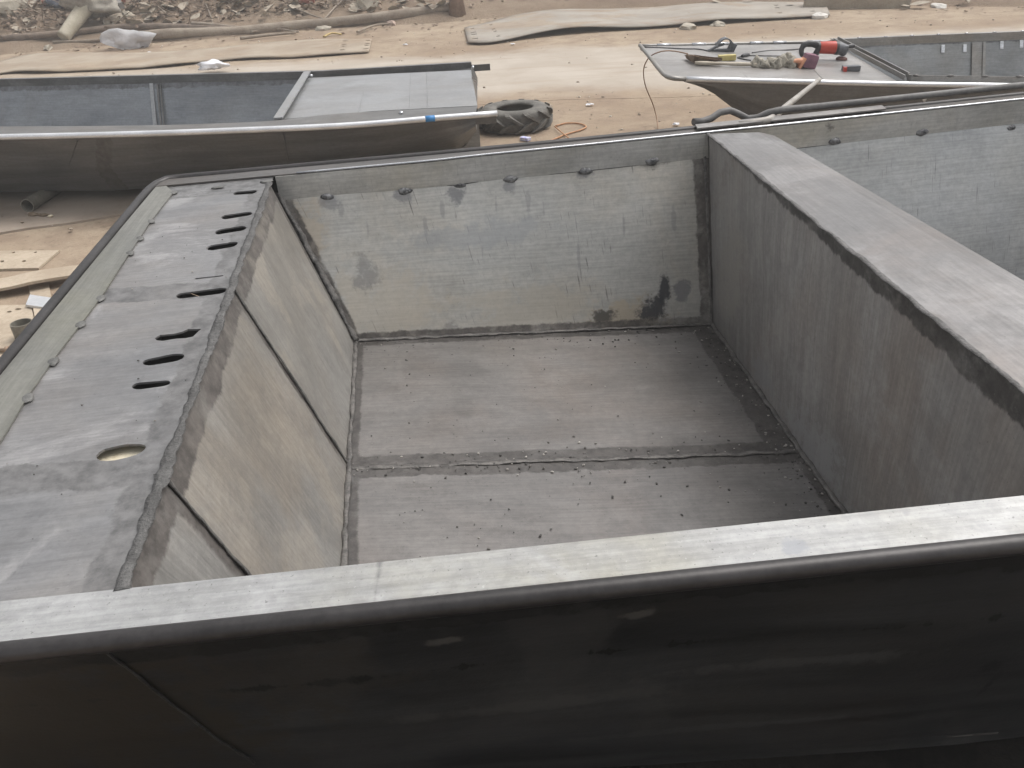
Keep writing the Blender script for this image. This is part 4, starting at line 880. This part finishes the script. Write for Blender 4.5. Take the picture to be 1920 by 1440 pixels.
tag(loft('board', [smooth_path(sa, 24), smooth_path(sb, 24)], M_OFF, None, 24, 3, thick=.014, flip=True), 'long bowed tan board lying across the offcuts at left', 'board')
plate_px('offcut', [(52, 533), (91, 529), (97, 566), (60, 567)], .010, .008, M_OFF, 'small tan offcut half under the bowed board', 'offcut')
plate_px('offcut', [(-140, 578), (0, 572), (58, 571), (66, 607), (40, 668), (-140, 690)], .012, .010, M_OFF, 'wide tan offcut with two dark slots at the left edge', 'offcut', [(17, 584.5, 5, 1.6), (34, 579.5, 6, 1.8)])
plate_px('offcut', [(62, 577), (82, 578), (80, 592), (66, 600)], .020, .006, M_OFF, 'narrow tan offcut beside the white metal piece', 'offcut')
plate_px('metal_piece', [(56, 552), (102, 559), (89, 577), (48, 571)], .030, .012, simple('galvanised', (.55, .56, .57), (.70, .71, .73), .35, .4), 'small bright white metal piece on the dirt offcuts', 'metal piece')
cq = V(50, 633, .012); v, f = lathe([(.045, .0), (.045, .075), (.041, .075), (.041, .004), (.0001, .004)], cq, 20); o = mk('tin_can', v, f, M_PIPE, smooth=True); o.data.set_sharp_from_angle(angle=R(40)); tag(o, 'open brownish tin can standing on the offcuts by the boat rail', 'can')
tag(tube('bolt', [V(-8, 657, .024), V(10, 656, .024), V(11, 656, .024), V(17, 655.5, .024)], lambda i: [.009, .009, .016, .016][i], M_RUST, seg=8), 'rusty bolt lying on the wide offcut at left', 'bolt')

# ------------------------------------------------------------------ conveyor belts beyond the road
def belt(name, topP, botP, mat, label, zs, ends=()):
    n = 60; zt = lambda k: zs(k / (n - 1))
    T = smooth_path([V(x, y, 0) for x, y in topP], n); B = smooth_path([V(x, y, 0) for x, y in botP], n)
    o = empty(name, T[0].lerp(B[0], .5), label, 'belt'); hc = {}
    rows = []
    m_ = 9
    for i in range(m_):
        rows.append([T[k].lerp(B[k], i / (m_ - 1)) + Vector((0, 0, zt(k) * (.5 + .6 * i / (m_ - 1)) + .014)) for k in range(n)])
    holesC = set((i, k) for k in ends for i in (1, 3, 4, 6))
    vs_ = [p for r_ in rows for p in r_]; uv = [(k * .1, i * .12) for i in range(m_) for k in range(n)]; F = []; HB_ = []
    for i in range(m_ - 1):
        for k in range(n - 1):
            q = [i * n + k, i * n + k + 1, (i + 1) * n + k + 1, (i + 1) * n + k]
            if (i, k) in holesC:
                c_ = sum((vs_[a] for a in q), Vector()) / 4; eu = (vs_[q[1]] - vs_[q[0]]); ev = (vs_[q[3]] - vs_[q[0]])
                k0 = len(vs_)
                for a in range(8): an = R(-180 + 45 * a); rr = .036; vs_.append(c_ + eu.normalized() * (math.cos(an) * rr) + ev.normalized() * (math.sin(an) * rr)); uv.append((k * .1, i * .12))
                for c4 in range(4):
                    s0 = 2 * c4; F += [(q[c4], k0 + (s0 + 1) % 8, k0 + s0 % 8), (q[c4], k0 + (s0 + 2) % 8, k0 + (s0 + 1) % 8), (q[c4], q[(c4 + 1) % 4], k0 + (s0 + 2) % 8)]
            else: F.append(tuple(q))
    F = [tuple(reversed(x)) for x in F]
    me = mk('belt_sheet', vs_, F, mat, o, uv, smooth=True)
    so_ = me.modifiers.new('thick', 'SOLIDIFY'); so_.thickness = .012; so_.offset = -1
    return o
def beltmat(name, a, b):
    t = NT(name); c, n2, n3 = dirt_nodes(t); k = t.mix(t.step(t.noise(t.pos, 1.6, 7, .6, .4), .35, .65), a, b)
    k = t.mix(t.step(n3, .58, .75, 0, .5), k, tuple(x * .6 for x in a)); k = t.mix(t.step(t.noise(t.mapping(t.pos, loc=(4, 1, 0)), 1.1, 8, .68, .6), .46, .62, 0, .75), k, c)
    t.bump(t.math('ADD', n2, n3), .35, .008); return t.out(k, .9, 0, .2)
M_BELT = beltmat('dusty_belt', (.30, .245, .19), (.37, .315, .25)); M_BELT2 = beltmat('dusty_belt_grey', (.29, .26, .225), (.36, .33, .29))
belt('conveyor_belt', [(-160, 150), (0, 117), (70, 104), (150, 101), (300, 101), (430, 90), (560, 78), (698, 75)], [(-160, 168), (0, 141), (70, 139), (150, 136), (300, 128), (430, 115), (560, 110), (692, 100)], M_BELT,
     'sandy used conveyor belt strip lying behind the left boat', lambda s: .012 + .035 * abs(noise.noise(Vector((s * 6, 0, 0)))), (55, 58))
belt('conveyor_belt', [(871, 55), (910, 46), (960, 34), (1040, 24), (1150, 20), (1280, 12), (1400, 2), (1542, -6)], [(878, 84), (920, 84), (1000, 72), (1100, 62), (1200, 56), (1320, 48), (1430, 40), (1556, 33)], M_BELT2,
     'wavy greyish conveyor belt strip with bolt holes beyond the road', lambda s: .02 + .05 * math.exp(-((s - .3) / .13) ** 2) + .03 * math.exp(-((s - .7) / .1) ** 2), (1, 5, 51, 56))

# ------------------------------------------------------------------ rubbish bank: poles, log, bags, stones, leaves, twigs
def B(px, py, up=0.0):
    d = ray(px, py); s = 8.0
    while s < 60:
        p = CAM + d * s
        if p.z <= max(bankz(p.x, p.y), -.01) + up: return p
        s += .02
    return p
M_POLE = simple('weathered_pole', (.19, .15, .115), (.31, .26, .205), .85, 0, 6, 50, .4, .006)
def pole(pts, r, label, up=.05, mat=None):
    P_ = smooth_path([B(x, y, up) for x, y in pts], 40); return tag(tube('pole', P_, lambda i: r * (1 + .12 * noise.noise(P_[i] * 2)), mat or M_POLE, seg=10), label, 'pole', 'long poles at the foot of the bank')
pole([(262, 68), (330, 63), (440, 59), (560, 48), (700, 34), (860, 12)], .075, 'thickest long weathered pole along the foot of the rubbish bank')
pole([(-40, 75), (60, 68), (140, 60), (230, 51), (330, 51), (430, 56)], .05, 'thinner dark pole crossing under the pale broken log', mat=simple('dark_pole', (.12, .09, .07), (.22, .17, .13), .85, 0, 6, 50, .4, .006))
pole([(100, 79), (160, 77), (208, 73)], .022, 'short pale stick ending at the clear plastic bag', .03)
pole([(360, 44), (400, 47), (450, 53)], .03, 'short forked stick touching the thickest pole', .06)
lg = empty('log', B(118, 72), 'pale broken log leaning down the bank at upper left', 'log')
M_LOG = simple('pale_log', (.36, .32, .24), (.50, .46, .37), .85, 0, 5, 40, .5, .01)
la = B(118, 70, .07); lb = B(160, 14, .30); P_ = resample([la, lb], 16); tube('trunk', P_, lambda i: .085 + .03 * i / 15 + .01 * noise.noise(P_[i] * 3), M_LOG, lg, 12)
v, f = rockgeo(lb + Vector((.03, .05, .05)), (.32, .2, .16), 5, 3, .9); mk('splintered_end', v, f, simple('log_root', (.24, .215, .18), (.40, .37, .32), .9, 0, 6, 40, .6, .01), lg, smooth=True)
t = NT('clear_plastic'); t.b.inputs['Transmission Weight'].default_value = .55; n = t.noise(t.pos, 14, 4); t.bump(n, .8, .02); t.b.inputs['IOR'].default_value = 1.15; M_CLEAR = t.out((.72, .72, .74), .35)
t = NT('white_film'); n = t.noise(t.pos, 22, 4); t.bump(n, .6, .01); M_FILM = t.out(t.mix(n, (.62, .62, .65), (.80, .80, .83)), .4)
v, f = rockgeo(B(238, 74, .13), (.31, .17, .13), 3, 3, .55); tag(mk('plastic_bag', v, f, M_CLEAR, smooth=True), 'clear crumpled plastic bag beside the thick pole', 'bag')
v, f = rockgeo(V(400, 121, .09), (.15, .10, .045), 9, 3, .9); tag(mk('plastic_bag', v, f, M_FILM, smooth=True), 'white crumpled plastic film at the edge of the sandy belt', 'bag')
tag(mk('concrete_kerb', *boxgeo((B(1612, 18) + Vector((0, .15, .08))), (1.35, .32, .18), Matrix.Rotation(-.38, 3, 'Z'), .015), simple('old_kerb', (.27, .225, .17), (.38, .33, .26), .9, 0, 5, 50, .4, .006)), 'low dusty concrete kerb piece beyond the belt end', 'kerb')
st = B(858, 30); tag(tube('stump', [st + Vector((0, .1, -.05)), st + Vector((-.01, .15, .3)), st + Vector((.03, .2, .6)), st + Vector((.02, .2, .75))], lambda i: [.14, .10, .085, .08][i], simple('stump_bark', (.15, .095, .065), (.26, .18, .13), .9, 0, 8, 50, .6, .01), seg=10), 'short brown tree stump at the top edge of the bank', 'stump')
tag(tube('peel', smooth_path([B(607, 69, .02), B(622, 62, .05), B(640, 64, .03)], 12), .025, simple('yellow_peel', (.40, .28, .10), (.52, .40, .18), .7), seg=6, flat=.5), 'curved yellow strip of peel below the thick pole', 'peel')
M_STONE = simple('pale_stone', (.30, .265, .21), (.44, .40, .33), .9, 0, 5, 40, .5, .008)
M_STONE2 = simple('grey_stone', (.15, .14, .13), (.25, .235, .215), .9, 0, 5, 40, .5, .008)
def stone(px, py, s, mat, label, seed, up=.3):
    v, f = rockgeo(B(px, py) + Vector((0, 0, s[2] * up)), s, seed, 2, .5, Matrix.Rotation(seed, 3, 'Z')); return tag(mk('stone', v, f, mat), label, 'stone', 'stones on and below the bank')
stone(24, 18, (.30, .2, .18), M_STONE, 'largest pale stone in the top left corner of the bank', 1)
stone(92, 93, (.10, .07, .05), M_STONE, 'pale stone on the dirt above the sandy belt end', 2)
stone(215, 25, (.16, .14, .16), M_STONE2, 'dark stone right of the splintered log end', 3)
stone(240, 32, (.12, .1, .07), M_STONE, 'flat pale stone right of the dark stone', 4)
stone(735, 48, (.12, .07, .06), simple('pink_stone', (.36, .26, .21), (.46, .36, .30), .9, 0, 6, 40, .4, .006), 'pinkish broken stone below the right end of the thick pole', 5)
stone(605, 58, (.13, .07, .05), M_STONE, 'pale stone just above the yellow peel', 6)
stone(690, 12, (.22, .12, .16), M_STONE, 'upright pale stone slab on the bank above the thick pole', 7)
stone(1290, 55, (.14, .1, .06), M_STONE, 'pale lump of dirt at the lower edge of the grey belt', 8)
stone(1345, 50, (.10, .07, .05), M_STONE, 'small pale clod right of the lump at the grey belt', 9)
stone(1537, 36, (.11, .08, .06), simple('white_stone', (.50, .47, .43), (.62, .60, .56), .9), 'whitish stone at the right end of the grey belt', 10)
stone(1758, 15, (.16, .08, .05), bpy.data.materials['white_stone'], 'whitish stone right of the kerb piece', 11)
M_BRICK = simple('red_brick', (.28, .10, .07), (.40, .17, .12), .9, 0, 12, 60, .4, .004)
for k, (px, py, rz, lb_) in enumerate(((95, 8, .4, 'leftmost red brick half buried beside the pale log'), (212, 6, -.3, 'red brick right of the splintered log end'), (575, 6, .1, 'red brick on the bank above the thick pole'), (235, 2, .9, 'red brick at the very top of the bank'))):
    p = B(px, py); tag(mk('brick', *boxgeo(p + Vector((0, .03, .04)), (.25, .13, .10), Matrix.Rotation(rz, 3, 'Z') @ Matrix.Rotation(.3, 3, 'X'), .008), M_BRICK), lb_, 'brick', 'loose red bricks on the bank')
o = mk('cloth', *rockgeo(B(120, 4, .05), (.30, .16, .12), 12, 3, .6), simple('blue_grey_cloth', (.06, .07, .09), (.12, .13, .16), .9, 0, 10, 60, .5, .01), smooth=True); tag(o, 'dark blue grey rag half buried behind the pale log', 'rag')
# scattered white litter
for k, (px, py, lb_) in enumerate(((1400, 117, 0), (318, 74, 0), (280, 98, 0), (760, 83, 0), (1107, 195, 1), (1268, 232, 1), (961, 82, 0))):
    v, f = rockgeo(V(px, py, .015) if py > 79 else B(px, py, .02), (.03, .02, .007), k + 20, 2, .8)
    if k in (0,): continue
    tag(mk('litter', v, f, M_FILM), 'tiny scrap of white litter lying on the ground beyond the boats', 'litter', 'white litter scraps')
# leaves: many small ones as stuff, the largest as children of the bank
LC = [(.16, .108, .073), (.22, .158, .11), (.28, .213, .153), (.34, .27, .20), (.25, .182, .133), (.19, .13, .09)]
M_LEAF = island('dry_leaf', LC, .8, .4)
def leafgeo(p, s, yaw, tilt, roll, curl):
    M = Matrix.Rotation(yaw, 3, 'Z') @ Matrix.Rotation(tilt, 3, 'X') @ Matrix.Rotation(roll, 3, 'Y'); v = []
    for y, w in ((-.5, .06), (-.2, .36), (.15, .33), (.5, .02)):
        for x in (-1, 0, 1): v.append(M @ Vector((x * w * s, y * s, (abs(x) * curl * w + .25 * curl * y * y * 2) * s)) + p)
    f = [(i * 3 + j, i * 3 + j + 1, i * 3 + j + 4, i * 3 + j + 3) for i in range(3) for j in range(2)]
    return v, f
def bank_pt():
    while True:
        x = random.uniform(-13, 13); d = abs(random.gauss(0, 1)) * 2.6 + .9 * random.random() + .3; y = foot(x) + d
        if x > -1.5 and d < 1.0 and random.random() < .75: continue
        return x, y, d
g = []
for i in range(27000):
    x, y, d = bank_pt(); s = random.uniform(.035, .105); p = Vector((x, y, bankz(x, y) + random.uniform(.01, .09)))
    g.append(leafgeo(p, s, random.random() * 6.3, random.gauss(0, .42), random.gauss(0, .42), random.uniform(-.6, .7)))
for i in range(420):
    x = random.uniform(-9, 9); y = foot(x) - abs(random.gauss(0, .5)); g.append(leafgeo(Vector((x, y, .012)), random.uniform(.03, .08), random.random() * 6, random.gauss(0, .15), random.gauss(0, .15), random.uniform(-.3, .5)))
v, f = joing(g); tag(mk('leaf_litter', v, f, M_LEAF), 'dry brown leaf litter covering the bank', 'leaves', kind='stuff')
M_BIG = island('large_dry_leaf', [(.22, .175, .13), (.30, .25, .19), (.38, .33, .26), (.26, .21, .16)], .8, .3)
for k in range(90):
    px = random.uniform(0, 850) if k < 84 else random.uniform(1150, 1900); py = random.uniform(0, 62 - px * .055) if k < 84 else random.uniform(0, 14)
    p = B(px, py, .07); s = random.uniform(.13, .26); v, f = leafgeo(p, s, random.random() * 6.3, random.gauss(.2, .35), random.gauss(0, .35), random.uniform(-.5, .8))
    mk('leaf', v, f, M_BIG, bank)
g = []
for i in range(1700):
    x, y, d = bank_pt(); p = Vector((x, y, bankz(x, y) + .03)); L = random.uniform(.25, 1.1); a = random.random() * 6.3; e = random.gauss(.15, .35); dr = Vector((math.cos(a) * math.cos(e), math.sin(a) * math.cos(e), abs(math.sin(e)))); sd_ = Vector((random.gauss(0, .2), random.gauss(0, .2), random.gauss(0, .15)))
    r0 = random.choice((.003, .004, .005, .006, .009)); g.append(tube_geo([p + dr * (L * t_) + sd_ * (L * t_ * (1 - t_)) for t_ in (0, .25, .5, .75, 1)], lambda i, r0=r0: r0 * (1 - .15 * i), 5))
v, f = joing(g); tag(mk('twigs', v, f, island('twig', [(.17, .125, .09), (.26, .205, .155), (.34, .285, .225)], .85, .3)), 'tangle of thin dry twigs on the bank', 'twigs', kind='stuff')
for k, (pts, r_) in enumerate((([(1290, 24), (1320, 36), (1380, 28)], .012), ([(540, 10), (590, 30), (610, 36)], .016), ([(470, 60), (520, 55), (560, 60)], .02), ([(450, 72), (500, 66), (555, 61)], .025), ([(670, 60), (700, 48), (735, 44)], .02), ([(640, 0), (615, 28), (605, 38)], .018), ([(385, 6), (395, 30), (400, 46)], .012))):
    P_ = smooth_path([B(x, y, .05) for x, y in pts], 14)
    tag(tube('branch', P_, lambda i, r_=r_: r_ * (1 - .03 * i), M_POLE, seg=7), ['thin dry branch lying on the grey belt', 'slanting dry branch in the middle of the bank', 'short branch just below the thick pole', 'split branch resting on the dirt under the thick pole', 'crooked branch below the right end of the thick pole', 'upright branch leaning on the thick pole', 'thin upright branch behind the forked stick'][k], 'branch', 'dry branches on the bank')
# gravel
g = []
for i in range(1500):
    x = random.uniform(-6, 7); y = random.uniform(3.2, 13.2); s = random.choice((.004, .005, .006, .008, .011, .016))
    if 7.9 < y < 10.2 and random.random() < .8: continue
    z = .014 if (x < -.5 and 4.6 < y < 7.4) else (.002 if 7.5 < y < 10.7 else gz(x, y)); g.append(rockgeo((x, y, z + s * .2), (s, s * .8, s * .55), i, 1, .4, Matrix.Rotation(i, 3, 'Z')))
v, f = joing(g); tag(mk('gravel', v, f, island('gravel', [(.24, .19, .14), (.33, .27, .21), (.42, .35, .28), (.55, .49, .42)], .9, .15)), 'loose gravel and clods scattered on the dirt', 'gravel', kind='stuff')

# ------------------------------------------------------------------ dusty air over the yard
hb = mk('haze', *boxgeo((0, 10, 4.5), (120, 120, 11), None, 0), bpy.data.materials.new('haze')); hmat = hb.data.materials[0]; hmat.use_nodes = True
hmat.node_tree.nodes.clear(); pv = hmat.node_tree.nodes.new('ShaderNodeVolumePrincipled'); ho = hmat.node_tree.nodes.new('ShaderNodeOutputMaterial')
pv.inputs['Color'].default_value = (.93, .92, .90, 1); pv.inputs['Density'].default_value = .0085; hmat.node_tree.links.new(pv.outputs[0], ho.inputs['Volume'])
tag(hb, 'pale dusty haze hanging over the whole yard', 'haze', kind='stuff')
